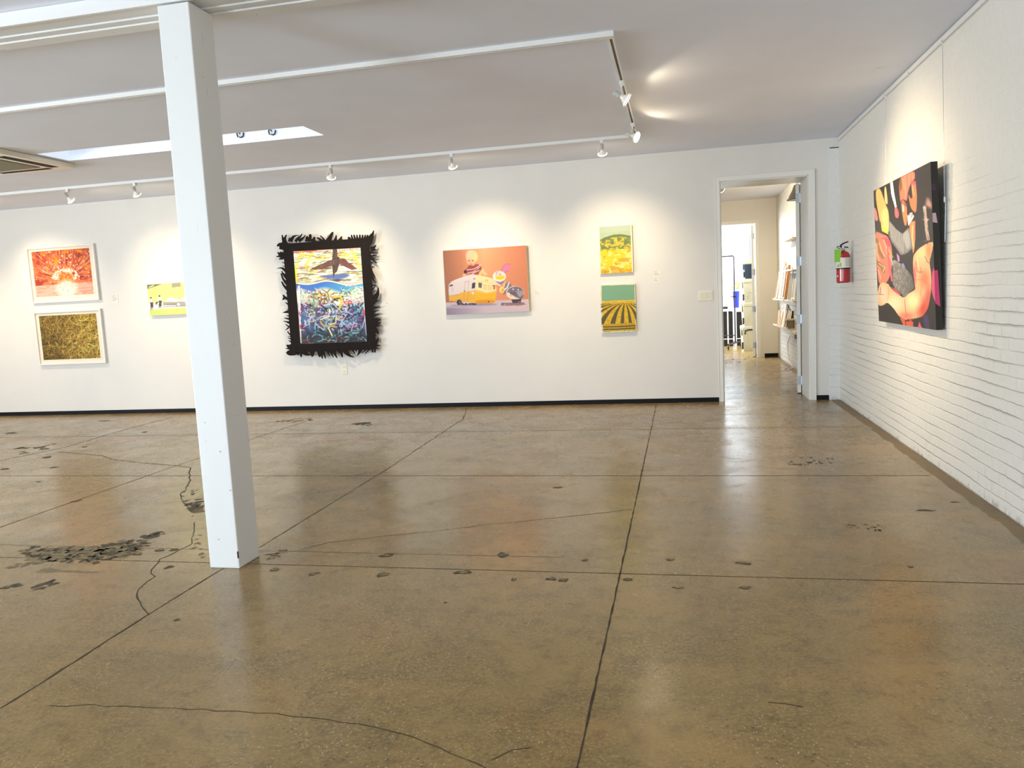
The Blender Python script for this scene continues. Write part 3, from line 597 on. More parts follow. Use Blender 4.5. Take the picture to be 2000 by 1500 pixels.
    # raised arm
    arm = lo([(1040, 0), (1010, 180), (970, 330), (1000, 500), (1000, 780), (960, 1040), (880, 1180), (760, 1220), (600, 1250), (500, 1200), (420, 1080), (320, 980), (240, 1040), (165, 1030), (165, 850), (185, 720), (240, 670), (330, 690), (370, 760), (480, 850), (580, 910), (640, 840), (760, 770), (740, 680), (715, 420), (720, 240), (800, 130), (900, 60)])
    arm = chaikin(arm); c.poly(arm, (244, 190, 140)); m = c.inside(arm)
    def shade(x, y, rx, ry, col, al): q = np.clip(1-np.hypot((c.X-x*1.028)/rx, (c.Y-y*1.028-1333)/ry), 0, 1); c.put(m*q*1.4, col, al)
    shade(900, 1080, 170, 260, (226, 84, 66), 1); shade(960, 900, 80, 300, (226, 100, 80), .9); shade(420, 1000, 220, 200, (255, 232, 190), 1); shade(720, 950, 170, 190, (255, 238, 180), 1); shade(620, 1190, 160, 80, (236, 110, 90), .7); shade(900, 600, 110, 200, (226, 128, 84), .9); shade(860, 200, 130, 170, (250, 214, 150), 1); shade(960, 150, 60, 200, (236, 140, 80), .8); shade(250, 850, 90, 190, (252, 222, 200), .9); shade(740, 560, 40, 260, (226, 96, 104), .9)
    for p, w_, col in (([(590, 930), (600, 1080), (620, 1220)], 12, (214, 110, 80)), ([(760, 330), (780, 480), (830, 500), (840, 420)], 14, (214, 100, 90)), ([(800, 500), (900, 480)], 9, (170, 70, 60)), ([(900, 240), (940, 330), (970, 350)], 12, (110, 60, 70)), ([(205, 750), (215, 830), (190, 860), (260, 860)], 12, (190, 70, 70)), ([(780, 620), (870, 600), (960, 700)], 12, (214, 120, 84)), ([(780, 230), (800, 420)], 12, (250, 230, 180)), ([(830, 860), (850, 700)], 10, (226, 130, 90)), ([(330, 690), (345, 800), (320, 950)], 10, (226, 150, 130))): c.line(lo(p), w_, col, .8)
    c.poly(lo([(370, 740), (450, 770), (540, 860), (480, 850)]), (206, 80, 100))
    c.poly(lo([(520, 1230), (590, 1240), (600, 1340), (570, 1340)]), (232, 90, 60)); c.poly(lo([(600, 1270), (720, 1275), (720, 1360), (620, 1345)]), (236, 92, 66)); c.line(lo([(680, 1240), (690, 1290)]), 26, (226, 80, 60)); c.poly(lo([(820, 1275), (860, 1370), (790, 1365)]), (226, 84, 106)); c.poly(lo([(860, 1210), (950, 1130), (985, 1390), (920, 1380)]), (66, 44, 96), soft=8)
    return c

# ================================================================== THE SETTING
DX0, DX1, DZ = 0.447, 1.380, 2.468        # doorway in the far wall
f = MB(); f.box((LX-.2, FY-.2, -.12), (R+.2, YSF+.2, 0), 0)
def strip(mb, pts, w0, z=.0006, mat=1, jit=0.0, w1=None, seed=0):
    r = random.Random(seed); pts = [Vector((p[0], p[1], 0)) for p in pts]; fine = [pts[0]]
    for a, b in zip(pts, pts[1:]):
        n = max(1, int((b-a).length/.05)) if jit else 1
        for k in range(1, n+1):
            q = a.lerp(b, k/n)
            if jit and k < n: q += Vector((r.uniform(-1, 1), r.uniform(-1, 1), 0))*jit
            fine.append(q)
    L = []; Rr = []; N = len(fine)
    for i, p in enumerate(fine):
        t = (fine[min(i+1, N-1)]-fine[max(i-1, 0)]); t.normalize(); nrm = Vector((-t.y, t.x, 0))
        ww = (w0 if w1 is None else w0+(w1-w0)*i/(N-1))*(1+(r.uniform(-.45, .45) if jit else 0))/2
        L.append(p+nrm*ww); Rr.append(p-nrm*ww)
    vs = [Vector((p.x, p.y, z)) for q in zip(L, Rr) for p in q]
    mb.add(vs, [(2*i, 2*i+1, 2*i+3, 2*i+2) for i in range(N-1)], mat)
FP = lambda x, y: hit(x, y, 2, 0)
# saw-cut joints parallel to the far wall and towards it
for yj, x0, w_ in ((7.43, LX, .009), (5.518, LX, .009), (3.543, LX, .0055), (3.75, LX, .003)): strip(f, [(x0, yj), (R-.12 if yj != 3.75 else -.6, yj)], w_, seed=int(yj*9))
for a, b, w_ in (((1282, 790), (1212, 1117), .0075), ((1212, 1117), (1127, 1500), .007)): strip(f, [FP(*a), FP(*b)], w_, jit=.0015, seed=3)
strip(f, [FP(1127, 1500), (-.3135, FY)], .012)
strip(f, [FP(0, 1384), FP(60, 1347), FP(290, 1200)], .008, jit=.002, seed=5); strip(f, [FP(290, 1200), FP(423, 1118), FP(512, 1066), FP(760, 914)], .007, jit=.0012, seed=6); strip(f, [FP(760, 914), FP(880, 834), FP(903, 820), FP(909, 808), FP(910, 797)], .009, jit=.006, seed=7)
strip(f, [FP(0, 1030), FP(328, 915), FP(385, 896), FP(500, 855), FP(600, 822)], .008, jit=.001, seed=8)
strip(f, [FP(0, 900), FP(130, 873), FP(230, 843), FP(335, 815)], .014, jit=.008, seed=9)
CR_ = [([(115, 883), (150, 886), (200, 890), (207, 893), (230, 899), (280, 904), (310, 907), (350, 910), (372, 913), (369, 925), (372, 938), (363, 957), (352, 966), (362, 985), (375, 1001)], .009),
       ([(380, 1020), (378, 1045), (375, 1062), (340, 1080), (312, 1092), (303, 1105), (295, 1120), (303, 1126), (285, 1138), (270, 1152), (268, 1168), (276, 1184), (291, 1201)], .0055),
       ([(95, 1378), (150, 1378), (240, 1379), (340, 1383), (420, 1389), (500, 1393), (535, 1393), (610, 1402), (700, 1414), (770, 1430), (830, 1450), (880, 1472), (960, 1506)], .0032),
       ([(515, 1084), (577, 1076), (640, 1060), (760, 1046), (860, 1036), (950, 1025), (1100, 1010), (1235, 995)], .004),
       ([(500, 828), (540, 824), (580, 818), (610, 818)], .012), ([(1500, 1372), (1568, 1381)], .004), ([(960, 1485), (1000, 1465), (1040, 1460)], .004)]
for k, (pts, w_) in enumerate(CR_): strip(f, [FP(*p) for p in pts], w_, z=.0008, mat=2, jit=.008, seed=20+k)
def blotch(mb, cx, cy, rx, ry, mat, z=.0009, seed=0, n=22, rough=.35):
    r = random.Random(seed); c = FP(cx, cy); ex = (FP(cx+rx, cy)-c).length; ey = (FP(cx, cy+ry)-c).length; vs = [Vector((c.x, c.y, z))]
    ph = [r.uniform(0, 6.28) for _ in range(4)]
    for k in range(n):
        a = 2*P*k/n; q = 1+rough*.5*(math.sin(2*a+ph[0])+.7*math.sin(3*a+ph[1])+.6*math.sin(5*a+ph[2]))*.6+r.uniform(-rough, rough)*.5
        vs.append(Vector((c.x+ex*q*math.cos(a), c.y+ey*q*math.sin(a), z)))
    mb.add(vs, [(0, 1+k, 1+(k+1) % n) for k in range(n)], mat)
for k, (x, y, a, b) in enumerate(((755, 1085, 11, 4), (982, 1084, 11, 5), (905, 1118, 15, 4), (748, 1123, 13, 4), (612, 1121, 9, 3), (536, 1113, 9, 3), (1004, 1132, 6, 2.5), (1077, 1131, 9, 3.5), (1101, 1133, 9, 4), (1226, 1132, 9, 3), (1143, 1094, 6, 2.5), (1308, 1093, 9, 2), (1453, 1100, 14, 3), (1455, 1148, 12, 2.5), (1325, 1148, 10, 2), (1778, 1107, 6, 1.5), (1090, 952, 10, 1.5), (312, 1075, 8, 2.5), (340, 1074, 9, 2), (330, 1108, 7, 3), (345, 1211, 5, 2.5), (708, 827, 14, 2), (1808, 997, 18, 1.5), (1864, 981, 9, 1), (870, 1177, 3, 1.2), (376, 1147, 3, 1), (92, 893, 8, 1.5), (148, 979, 6, 2), (105, 913, 7, 1), (9, 916, 8, 1), (22, 846, 11, 1), (205, 822, 9, .8), (282, 844, 5, .8), (165, 873, 5, .8), (75, 941, 4, .8))):
    blotch(f, x, y, a, b, 4, seed=100+k, n=14, rough=.5)
    if k < 18: blotch(f, x+.6, y-.3, a*.62, b*.5, 3, z=.0011, seed=200+k, n=12, rough=.5)
def rough_patch(mb, poly, n, seed, mats=(3, 4), s=1.0):
    """a field of broken chips inside a hull of photograph points"""
    r = random.Random(seed); xs = [p[0] for p in poly]; ys = [p[1] for p in poly]; k = 0
    while k < n:
        x = r.uniform(min(xs), max(xs)); y = r.uniform(min(ys), max(ys)); ins = False
        for (x0, y0), (x1, y1) in zip(poly, poly[1:]+poly[:1]):
            if (y0 > y) != (y1 > y) and x < (x1-x0)*(y-y0)/(y1-y0)+x0: ins = not ins
        if not ins: continue
        k += 1; blotch(mb, x, y, r.uniform(2, 9)*s, r.uniform(.8, 2.4)*s, mats[k % len(mats)], z=.0009+.0001*(k % 5), seed=seed*31+k, n=9, rough=.8)
blotch(f, 150, 1079, 100, 12, 3, seed=405, n=30, rough=.5); 
rough_patch(f, [(30, 1075), (60, 1068), (130, 1068), (200, 1064), (240, 1055), (285, 1055), (270, 1070), (240, 1085), (190, 1100), (130, 1098), (60, 1090)], 150, 41, (3, 4, 4))
rough_patch(f, [(215, 1078), (240, 1056), (290, 1056), (280, 1080), (230, 1092)], 40, 57, (3, 4)); rough_patch(f, [(280, 1048), (315, 1038), (320, 1044), (290, 1052)], 14, 42, (4,)); rough_patch(f, [(362, 985), (394, 972), (396, 1000), (376, 1000)], 30, 43, (3, 4)); rough_patch(f, [(350, 960), (385, 955), (392, 1010), (372, 1008)], 16, 44, (4,), .6)
rough_patch(f, [(0, 1148), (45, 1138), (46, 1142), (5, 1152)], 12, 45, (4,)); rough_patch(f, [(65, 1146), (105, 1132), (108, 1140), (70, 1154)], 16, 46, (4,)); rough_patch(f, [(0, 1105), (50, 1096), (100, 1095), (90, 1100), (0, 1112)], 14, 47, (3,)); strip(f, [FP(80, 1113), FP(140, 1116), (FP(195, 1117))], .05, mat=3, jit=.01, w1=.01, seed=48)
rough_patch(f, [(30, 875), (110, 866), (120, 873), (40, 888)], 22, 49, (4,), .55); rough_patch(f, [(370, 1060), (395, 1040), (398, 1090), (372, 1075)], 10, 50, (3,), .7); rough_patch(f, [(1540, 895), (1630, 890), (1625, 906), (1520, 912)], 26, 51, (2,), .45); rough_patch(f, [(1650, 1022), (1720, 1022), (1730, 1038), (1650, 1032)], 18, 52, (2,), .45); rough_patch(f, [(1420, 700), (1470, 696), (1470, 702), (1420, 712)], 10, 53, (2,), .5); rough_patch(f, [(535, 823), (610, 817), (610, 821), (540, 828)], 12, 54, (4,), .5); rough_patch(f, [(690, 825), (730, 825), (725, 831), (700, 831)], 6, 55, (4,), .6)
rough_patch(f, [(515, 1085), (560, 1070), (555, 1085), (520, 1098)], 10, 56, (3,), .9)
f.build('floor', [M_FLOOR, M_JOINT, M_CRACK, M_SPALL, M_SPALLD], kind='structure')

# ceiling with the skylight shaft
SX0, SX1, SY0, SY1 = -5.77, -3.10, 6.335, 6.735
c = MB(); T = 3.8
for a, b in (((LX, FY), (SX0, YSF)), ((SX1, FY), (R+.2, YSF)), ((SX0, FY), (SX1, SY0)), ((SX0, SY1), (SX1, YSF))): c.box((a[0], a[1], H), (b[0], b[1], H+.16))
c.add([FP(1, 1)*0+p for p in (hit(1704, 140, 2, H-.0015), hit(1712, 133, 2, H-.0015), hit(1728, 130, 2, H-.0015), hit(1728, 132, 2, H-.004), hit(1713, 135, 2, H-.004), hit(1706, 142, 2, H-.002))], [(0, 1, 2, 3, 4, 5)], 1)
c.build('ceiling', [M_CEIL, M_WHITE], kind='structure')
s = MB()
s.box((SX0-.05, SY0-.05, H+.16), (SX1+.05, SY0, T)); s.box((SX0-.05, SY1, H+.16), (SX1+.05, SY1+.05, T)); s.box((SX0-.05, SY0, H+.16), (SX0, SY1, T)); s.box((SX1, SY0, H+.16), (SX1+.05, SY1, T)); s.box((SX0-.05, SY0-.05, T), (SX1+.05, SY1+.05, T+.05))
s.build('trim_2', M_WHITE, kind='structure')

wl = MB(); wl.box((LX, D, 0), (DX0, YH, H)); wl.box((DX1, D, 0), (R, YH, H)); wl.box((DX0, D, DZ), (DX1, YH, H)); wl.build('wall_back', M_WALL, kind='structure')
MB_ = MB(); MB_.box((R, FY, 0), (R+.2, YH-.2, H)); MB_.build('wall_right', M_BRICK, kind='structure')
MB_ = MB(); MB_.box((R, YH-.2, 0), (R+.2, YSF+.2, H)); MB_.build('wall_hall_right', M_BRICK, kind='structure')
MB_ = MB(); MB_.box((LX-.2, FY, 0), (LX, -2.3, H)); MB_.box((LX-.2, 3.5, 0), (LX, YH, H)); MB_.box((LX-.2, -2.3, 0), (LX, 3.5, .25)); MB_.box((LX-.2, -2.3, 2.25), (LX, 3.5, H)); MB_.build('wall_left', M_WALL, kind='structure')
q = MB(); WX0, WX1, WZ0, WZ1 = -7.8, -4.4, .25, 2.25; GX0, GX1, GZ0, GZ1 = -1.05, .65, .3, 2.2
for a, b in (((LX, 0), (WX0, H)), ((WX1, 0), (GX0, H)), ((GX1, 0), (R, H)), ((WX0, 0), (WX1, WZ0)), ((WX0, WZ1), (WX1, H)), ((GX0, 0), (GX1, GZ0)), ((GX0, GZ1), (GX1, H))): q.box((a[0], FY-.15, a[1]), (b[0], FY, b[1]))
q.build('wall_front', M_WALL, kind='structure')
# brick return in the far right corner, with the dark gap over it
r_ = MB(); r_.box((1.583, D-.018, 0), (R, D, 2.726)); r_.build('trim_3', M_BRICKX, kind='structure')
r_ = MB(); r_.box((1.60, D-.012, 2.728), (R, D, 2.736)); r_.build('trim_4', M_DARK, kind='structure')
# door casing
t = MB(); CW = .052
t.box((DX0-CW, D-.016, 0), (DX0, D, DZ+CW)); t.box((DX1, D-.016, 0), (DX1+CW+.012, D, DZ+CW)); t.box((DX0, D-.016, DZ), (DX1, D, DZ+CW))
t.box((DX0-CW, D-.020, 0), (DX0-CW+.008, D-.016, DZ+CW+.006)); t.box((DX1+CW+.004, D-.020, 0), (DX1+CW+.014, D-.016, DZ+CW+.006)); t.box((DX0-CW, D-.020, DZ+CW), (DX1+CW+.014, D-.016, DZ+CW+.008))
t.box((DX0-.0, D, 0), (DX0+.012, YH, DZ)); t.box((DX1-.008, D, 0), (DX1, YH, DZ)); t.box((DX0, D, DZ-.012), (DX1, YH, DZ))
t.build('trim_1', M_TRIM, kind='structure', bevel=.002)
# vinyl base
b = MB(); b.box((LX, D-.006, 0), (DX0-CW, D, .052)); b.box((DX1+CW+.014, D-.006, 0), (1.578, D, .052)); b.build('baseboard_back', M_BASE, kind='structure')
b = MB(); b.box((1.455, YHF-.006, 0), (R, YHF, .07)); b.build('baseboard_hall', M_BASE, kind='structure')

# open door of the gallery, folded back into the hall, and its hinges
def door(name, x0, x1, y0, y1, zt, hz, hx, swing):
    K = Matrix.Translation((x1, y0, 0)) @ Matrix.Rotation(-swing, 4, 'Z') @ Matrix.Translation((-x1, -y0, 0))
    d = MB(); d.box((x0, y0, .012), (x1, y1, zt), M=K); o = d.build(name, M_TRIM, kind='structure', bevel=.002)
    for z in hz:
        h = MB(); h.box((x0+.004, y0-.003, z-.052), (x1, y0, z+.052)); h.box((hx-.003, y0-.05, z-.052), (hx, y0-.008, z+.052)); h.tube([(x1+.006, y0-.005, z-.054), (x1+.006, y0-.005, z+.054)], .006)
        for dz in (-.036, -.012, .012, .036): h.lathe([(0, -.0015), (.0045, -.0015), (.0045, 0)], 8, 1, Matrix.Translation((x0+(.014 if abs(dz) > .02 else .028), y0-.003, z+dz)) @ Matrix.Rotation(P/2, 4, 'X'))
        h.build('hinge', [M_STEEL, M_INK], parent=o)
    return o
door('door_1', 1.322, 1.364, YH+.006, YH+.90, 2.452, (2.285, 1.56, .885, .16), DX1-.008, math.radians(9.5))
door('door_2', 1.262, 1.302, YS+.006, YS+.86, 2.40, (2.2, 1.55, .88, .22), 1.318, math.radians(7))

# hall and storage room shell
hx = MB(); hx.box((-3.2, YH, 0), (-3, YSF, H)); hx.build('wall_hall_left', M_WALL, kind='structure')
EX0, EX1, EZ = .42, 1.325, 2.415
hx = MB(); hx.box((-3, YHF, 0), (EX0, YS, H)); hx.box((EX1, YHF, 0), (R, YS, H)); hx.box((EX0, YHF, EZ), (EX1, YS, H)); hx.build('wall_hall_back', M_WALL, kind='structure')
t = MB(); t.box((EX0-.06, YHF-.014, 0), (EX0, YHF, EZ+.06)); t.box((EX1, YHF-.014, 0), (EX1+.065, YHF, EZ+.06)); t.box((EX0, YHF-.014, EZ), (EX1, YHF, EZ+.06)); t.box((EX1+.06, YHF-.019, 0), (EX1+.068, YHF-.014, EZ+.066)); t.build('trim_5', M_TRIM, kind='structure')
M_SBRICK = brick('storage_white_brick', (238, 240, 240), 0, .004)
hx = MB(); hx.box((-3, YSF, 0), (R, YSF+.15, H)); hx.build('wall_storage_back', M_SBRICK, kind='structure')

# ================================================================== COLUMN AND BEAM
cb = MB(); cb.box((-2.400, 3.470, 0), (-2.232, 3.665, 2.764)); col = cb.build('wooden_column', M_COL, bevel=.005)
tag(col, 'tall white painted square timber post rising from the concrete floor', 'column')
nk = MB(); e = hit(469, 1083, 1, 3.469); nk.box((-2.238, 3.4685, .055), (-2.2315, 3.472, .09)); nk.build('nail_plate', M_DARK, parent=col)
bm = MB(); bm.box((LX, 3.462, 2.769), (R-.004, 3.486, H-.001)); bm.box((LX, 3.486, 2.780), (R-.004, 3.604, H-.001)); bm.box((LX, 3.606, 2.773), (R-.004, 3.662, H-.001)); bm.box((LX, 3.664, 2.766), (R-.004, 3.752, H-.001)); bm.box((LX, 3.47, 2.80), (R-.004, 3.74, H-.002))
tag(bm.build('ceiling_beam', M_BEAM, bevel=.004), 'white painted board beam across the ceiling on top of the square post', 'beam')

# ================================================================== LIGHT TRACK AND SPOTLIGHTS
ZT = H-.030
tr = thing('lighting_track', 'white surface-mounted lighting track running in three runs round the ceiling', 'light track', (-.38, 8.0, ZT))
def run(a, b, w_=.036, name='track_run'):
    m = MB(); a = Vector(a); b = Vector(b); d = (b-a).normalized(); n = Vector((-d.y, d.x, 0)); hw = n*w_/2
    def bar(o0, o1, z0, z1, mt=0, e0=0, e1=0):
        p = [a+n*o0-d*e0, b+n*o0+d*e1, b+n*o1+d*e1, a+n*o1-d*e0]; m.add([Vector((q.x, q.y, z)) for z in (z0, z1) for q in p], [(0, 3, 2, 1), (4, 5, 6, 7), (0, 1, 5, 4), (1, 2, 6, 5), (2, 3, 7, 6), (3, 0, 4, 7)], mt)
    h = w_/2
    bar(-h, -h*.42, ZT, H-.0005); bar(h*.42, h, ZT, H-.0005); bar(-h*.42, h*.42, ZT+.012, H-.0005, 1)
    bar(-h*.55, -h*.42, ZT+.004, ZT+.012, 2); bar(h*.42, h*.55, ZT+.004, ZT+.012, 2)
    return m.build(name, [M_WHITE, simple_dark, M_STEEL], parent=tr)
simple_dark = simple('track_channel', (96, 84, 66), .5)
NY = lambda x: 4.868+(-.366-x)*.0155
run((LX+.3, NY(LX+.3), 0), (-.36, NY(-.36), 0)); run((-.372, 4.85, 0), (-.392, 8.0, 0)); run((LX+.3, 8.0, 0), (-.41, 8.0, 0))
cn = MB(); cn.box((-.44, 4.845, ZT-.002), (-.352, 4.90, H-.0005)); cn.build('corner_connector', M_WHITE, parent=tr)

M_LENS = simple('lamp_lens', (255, 244, 222), .3, emit=((255, 240, 214), 14.0))
M_BULBGLASS = simple('lamp_reflector_glass', (226, 222, 212), .15, emit=((255, 244, 220), .10), noise=.02)
M_RIMGLOW = simple('lamp_rim_glass', (250, 246, 236), .2, emit=((255, 246, 226), 1.6))
M_SOCK = simple('lamp_socket', (196, 194, 190), .4)
def spotlight(x, y, target, label, power, group='spotlights on the lighting track', drop=.098, cone=88, col=WARM, zt=ZT, side=1, spill=3.8, light=True):
    th = thing('track_spotlight', label, 'spotlight', (x, y, zt), group)
    a = MB(); a.bbox((x-.016, y-.020, zt-.030), (x+.016, y+.020, zt), .003); a.box((x-.008, y-.008, zt-.040), (x+.008, y+.008, zt-.030)); a.build('adapter', M_WHITE, parent=th)
    pivot = Vector((x, y, zt-drop)); M = aim(pivot, target) @ Matrix.Scale(.80, 4); ax = (M.to_3x3() @ Vector((0, 0, 1))); lx = (M.to_3x3() @ Vector((1, 0, 0)))
    yk = MB(); c0 = Vector((x, y, zt-.040)); rim = pivot+ax*.052
    for sgn in (1,):
        p1 = c0+lx*.030*side+Vector((0, 0, -.006)); p2 = rim+lx*.062*side+Vector((0, 0, .012)); p3 = rim+lx*.062*side
        yk.tube([c0, p1, p1.lerp(p2, .5), p2, p3], .0042, 6)
    rg = [rim+M.to_3x3() @ Vector((.062*math.cos(t), .062*math.sin(t), 0)) for t in [2*P*k/28 for k in range(29)]]
    yk.tube(rg, .0042, 6, cap=False)
    yk.tube([c0, c0.lerp(pivot-ax*.02, .6)-lx*.01*side, pivot-ax*.035], .003, 6); yk.build('yoke', M_WHITE, parent=th)
    sk = MB(); sk.lathe([(0, -.088), (.019, -.088), (.024, -.084), (.025, -.030), (.021, -.024), (.0, -.024)], 18, 0, M); sk.build('lamp_socket', M_SOCK, parent=th)
    bl = MB(); bl.lathe([(.0, -.024), (.014, -.024), (.016, -.008), (.024, .006), (.040, .026), (.050, .040), (.0575, .050), (.0585, .056)], 26, 0, M, mats=[0, 0, 0, 0, 0, 1, 1, 1])
    bl.lathe([(.0585, .056), (.052, .0605), (.03, .0635), (0, .0645)], 26, 2, M); bl.build('reflector_bulb', [M_BULBGLASS, M_RIMGLOW, M_LENS], parent=th)
    if not light: return th
    def lamp(nm, kind, pos, **kw):
        l = bpy.data.lights.new(nm, kind); l.color = col; l.shadow_soft_size = kw.pop('soft', .03)
        for k, v in kw.items(): setattr(l, k, v)
        o = bpy.data.objects.new(nm, l); C.objects.link(o); o.parent = th; Mx = aim(pivot, target); Mx.translation = pos-th.location
        o.matrix_local = Mx @ Matrix.Rotation(P, 4, 'X'); return o
    front = pivot+ax*.072
    lamp('beam_light', 'SPOT', front, energy=power, spot_size=math.radians(cone), spot_blend=1.0, soft=.022)
    lamp('spill_light', 'SPOT', front, energy=spill, spot_size=math.radians(168), spot_blend=.25, soft=.03)
    return th
ZA = 1.30
spotlight(-8.55, 8.0, (-8.35, D, ZA), 'track spotlight left of the photo edge, aimed at the stacked framed prints', 78)
spotlight(-9.9, 8.0, (-9.95, D, .95), 'track spotlight farthest out on the left of the far run', 78)
spotlight(-6.92, 8.0, (-6.35, D, ZA), 'white track spotlight beside the ceiling air conditioner, tilted to the right', 58)
spotlight(-6.03, 8.0, (-6.05, D, ZA), 'white track spotlight just left of the timber post, second from the left edge', 58)
spotlight(-3.63, 8.0, (-4.22, D, ZA), 'white track spotlight above and right of the black fringed artwork', 78)
spotlight(-2.28, 8.0, (-2.20, D, ZA), 'white track spotlight in front of the trailer painting', 78)
spotlight(-.73, 8.0, (-.70, D, ZA), 'white track spotlight above the two small yellow landscapes', 74)
spotlight(-.38, 5.87, (R, 6.45, 1.42), 'white track spotlight on the side run, nearer one seen from its side', 120, cone=70, drop=.112, spill=5)
spotlight(-.39, 7.33, (R, 6.35, 1.60), 'white track spotlight at the track corner with its bright lens showing', 120, cone=70, drop=.112, spill=6)

# ================================================================== AIR CONDITIONER, SKYLIGHT HOOKS
k = hit(150, 329.0, 2, 2.79); ax1, ay1 = k.x, k.y; ax0, ay0 = ax1-.95, ay1-.95
ac = thing('ceiling_air_conditioner', 'square ivory ceiling cassette air conditioner with dark outlet slots', 'air conditioner', (ax0+.475, ay0+.475, 2.79))
m = MB(); m.bbox((ax0, ay0, 2.790), (ax1, ay1, H-.001), .012); m.build('panel', M_PLASTIC, parent=ac)
gx0, gx1, gy0, gy1 = ax0+.23, ax1-.23, ay0+.20, ay1-.21
m = MB(); m.box((gx0, gy0, 2.785), (gx1, gy1, 2.7905))
for i in range(22): m.box((gx0+.01, gy0+.012+i*(gy1-gy0-.02)/22, 2.783), (gx1-.01, gy0+.022+i*(gy1-gy0-.02)/22, 2.785), 0)
m.build('intake_grille', simple('grille_olive', (122, 112, 84), .6), parent=ac)
for a, b_ in (((ax1-.165, ay0+.17), (ax1-.075, ay1-.15)), ((ax0+.075, ay0+.17), (ax0+.125, ay1-.17)), ((ax0+.17, ay1-.150), (ax1-.20, ay1-.085)), ((ax0+.17, ay0+.075), (ax1-.17, ay0+.125))):
    m = MB(); m.box((a[0], a[1], 2.7885), (b_[0], b_[1], 2.7905)); m.build('outlet_slot', M_DARK, parent=ac)
for px, py, L_ in ((469, 265, 'black curled hook on the white skylight shaft, the one nearer the post'), (531, 260, 'black curled hook on the white skylight shaft, the one farther from the post')):
    p = hit(px, py, 1, SY1-.01); h = MB(); pts = [p+Vector((-.016+.02*math.cos(t)*(1-.15*t), -.006, .010+.022*math.sin(t))) for t in [.2+k*.45 for k in range(11)]]
    h.tube(pts, .006, 6); h.tube([p+Vector((-.006, -.004, -.012)), p+Vector((.012, -.004, -.018)), p+Vector((.03, -.002, -.008)), p+Vector((.034, .004, .022))], .006, 6); h.tube([p+Vector((.034, .0, .02)), p+Vector((.034, .012, .02))], .006, 6)
    tag(h.build('ceiling_hook', M_BLACK, loc=tuple(p)), L_, 'hook', 'hooks in the skylight')

# ================================================================== PICTURE RAIL AND CABLES (right wall)
m = MB(); m.box((R-.014, FY+.2, H-.046), (R-.0005, D-.02, H-.008)); m.box((R-.020, FY+.2, H-.046), (R-.014, D-.02, H-.040)); rail = m.build('picture_rail', M_WHITE)
tag(rail, 'white picture hanging rail along the top of the brick wall', 'rail')
hooks_y = [hit(1841, 78, 0, R-.018).y, hit(1775, 140, 0, R-.018).y, hit(1730, 186, 0, R-.018).y]
for y in hooks_y:
    h = MB(); h.tube([(R-.022, y, H-.034), (R-.026, y, H-.046), (R-.020, y, H-.062), (R-.016, y, H-.070)], .0022, 6); h.build('rail_hook', M_STEEL, parent=rail)

# ================================================================== PICTURES
def boxmb(x0, x1, z0, z1, y0, y1): m = MB(); m.box((x0, y0, z0), (x1, y1, z1)); return m
M_FRAMEW = simple('white_wooden_frame', (228, 224, 216), .4, noise=.02)
M_MAT = simple('mat_board', (226, 216, 200), .8, noise=.01)
def framed(x0, x1, z0, z1, ix0, ix1, iz0, iz1, art, label, cat='framed print'):
    yf = D-.038; th = thing('framed_print', label, cat, ((x0+x1)/2, D-.002, z0), 'white framed prints at the left')
    m = MB(); fw = .022
    for a, b_ in (((x0, z0), (x0+fw, z1)), ((x1-fw, z0), (x1, z1)), ((x0+fw, z0), (x1-fw, z0+fw)), ((x0+fw, z1-fw), (x1-fw, z1))): m.box((a[0], yf, a[1]), (b_[0], D-.002, b_[1]))
    m.build('frame', M_FRAMEW, parent=th, bevel=.002)
    m = boxmb(x0+fw, x1-fw, z0+fw, z1-fw, D-.018, D-.010); m.build('mat_board', M_MAT, parent=th)
    picture('picture', art, [(ix0, D-.0186, iz1), (ix1, D-.0186, iz1), (ix1, D-.0186, iz0), (ix0, D-.0186, iz0)], th, M_PRINT, .80)
framed(-8.69, -7.625, 1.55, 2.30, -8.62, -7.71, 1.635, 2.245, art_sunburst(), 'white framed red and orange sunburst print, above the dry grass picture')
framed(-8.69, -7.625, .70, 1.435, -8.62, -7.71, .770, 1.375, art_grass(), 'white framed golden dry grass photograph, under the red print')
def canvas_pic(name, x0, x1, z0, z1, depth, art, label, cat='painting', gain=.85, edge=None, off=.004):
    th = thing(name, label, cat, ((x0+x1)/2, D-off, z0))
    m = boxmb(x0, x1, z0, z1, D-off-depth, D-off); m.build('canvas_block', edge or M_CARD, parent=th, bevel=.0015)
    y = D-off-depth-.0008; picture('painted_face', art, [(x0, y, z1), (x1, y, z1), (x1, y, z0), (x0, y, z0)], th, M_PAINT, gain)
ea = simple('yellowed_canvas_edge', (226, 214, 170), .7)
canvas_pic('car_picture', -6.87, -5.72, 1.305, 1.715, .035, art_green(), 'low wide pale green picture of figures by a car, half hidden behind the post', 'picture', .95)
canvas_pic('trailer_painting', -2.785, -1.765, 1.135, 1.905, .040, art_trailer(), 'orange painting of an infant behind a yellow and white trailer', gain=.80, edge=ea)
canvas_pic('hill_painting', -.905, -.530, 1.525, 2.060, .030, art_hill(), 'small painting of a green hill over a yellow field, the upper one', gain=.82, edge=ea)
canvas_pic('crop_rows_painting', -.915, -.515, .845, 1.395, .030, art_rows(), 'small painting of curving yellow crop rows under a green sky, the lower one', gain=.82, edge=ea)

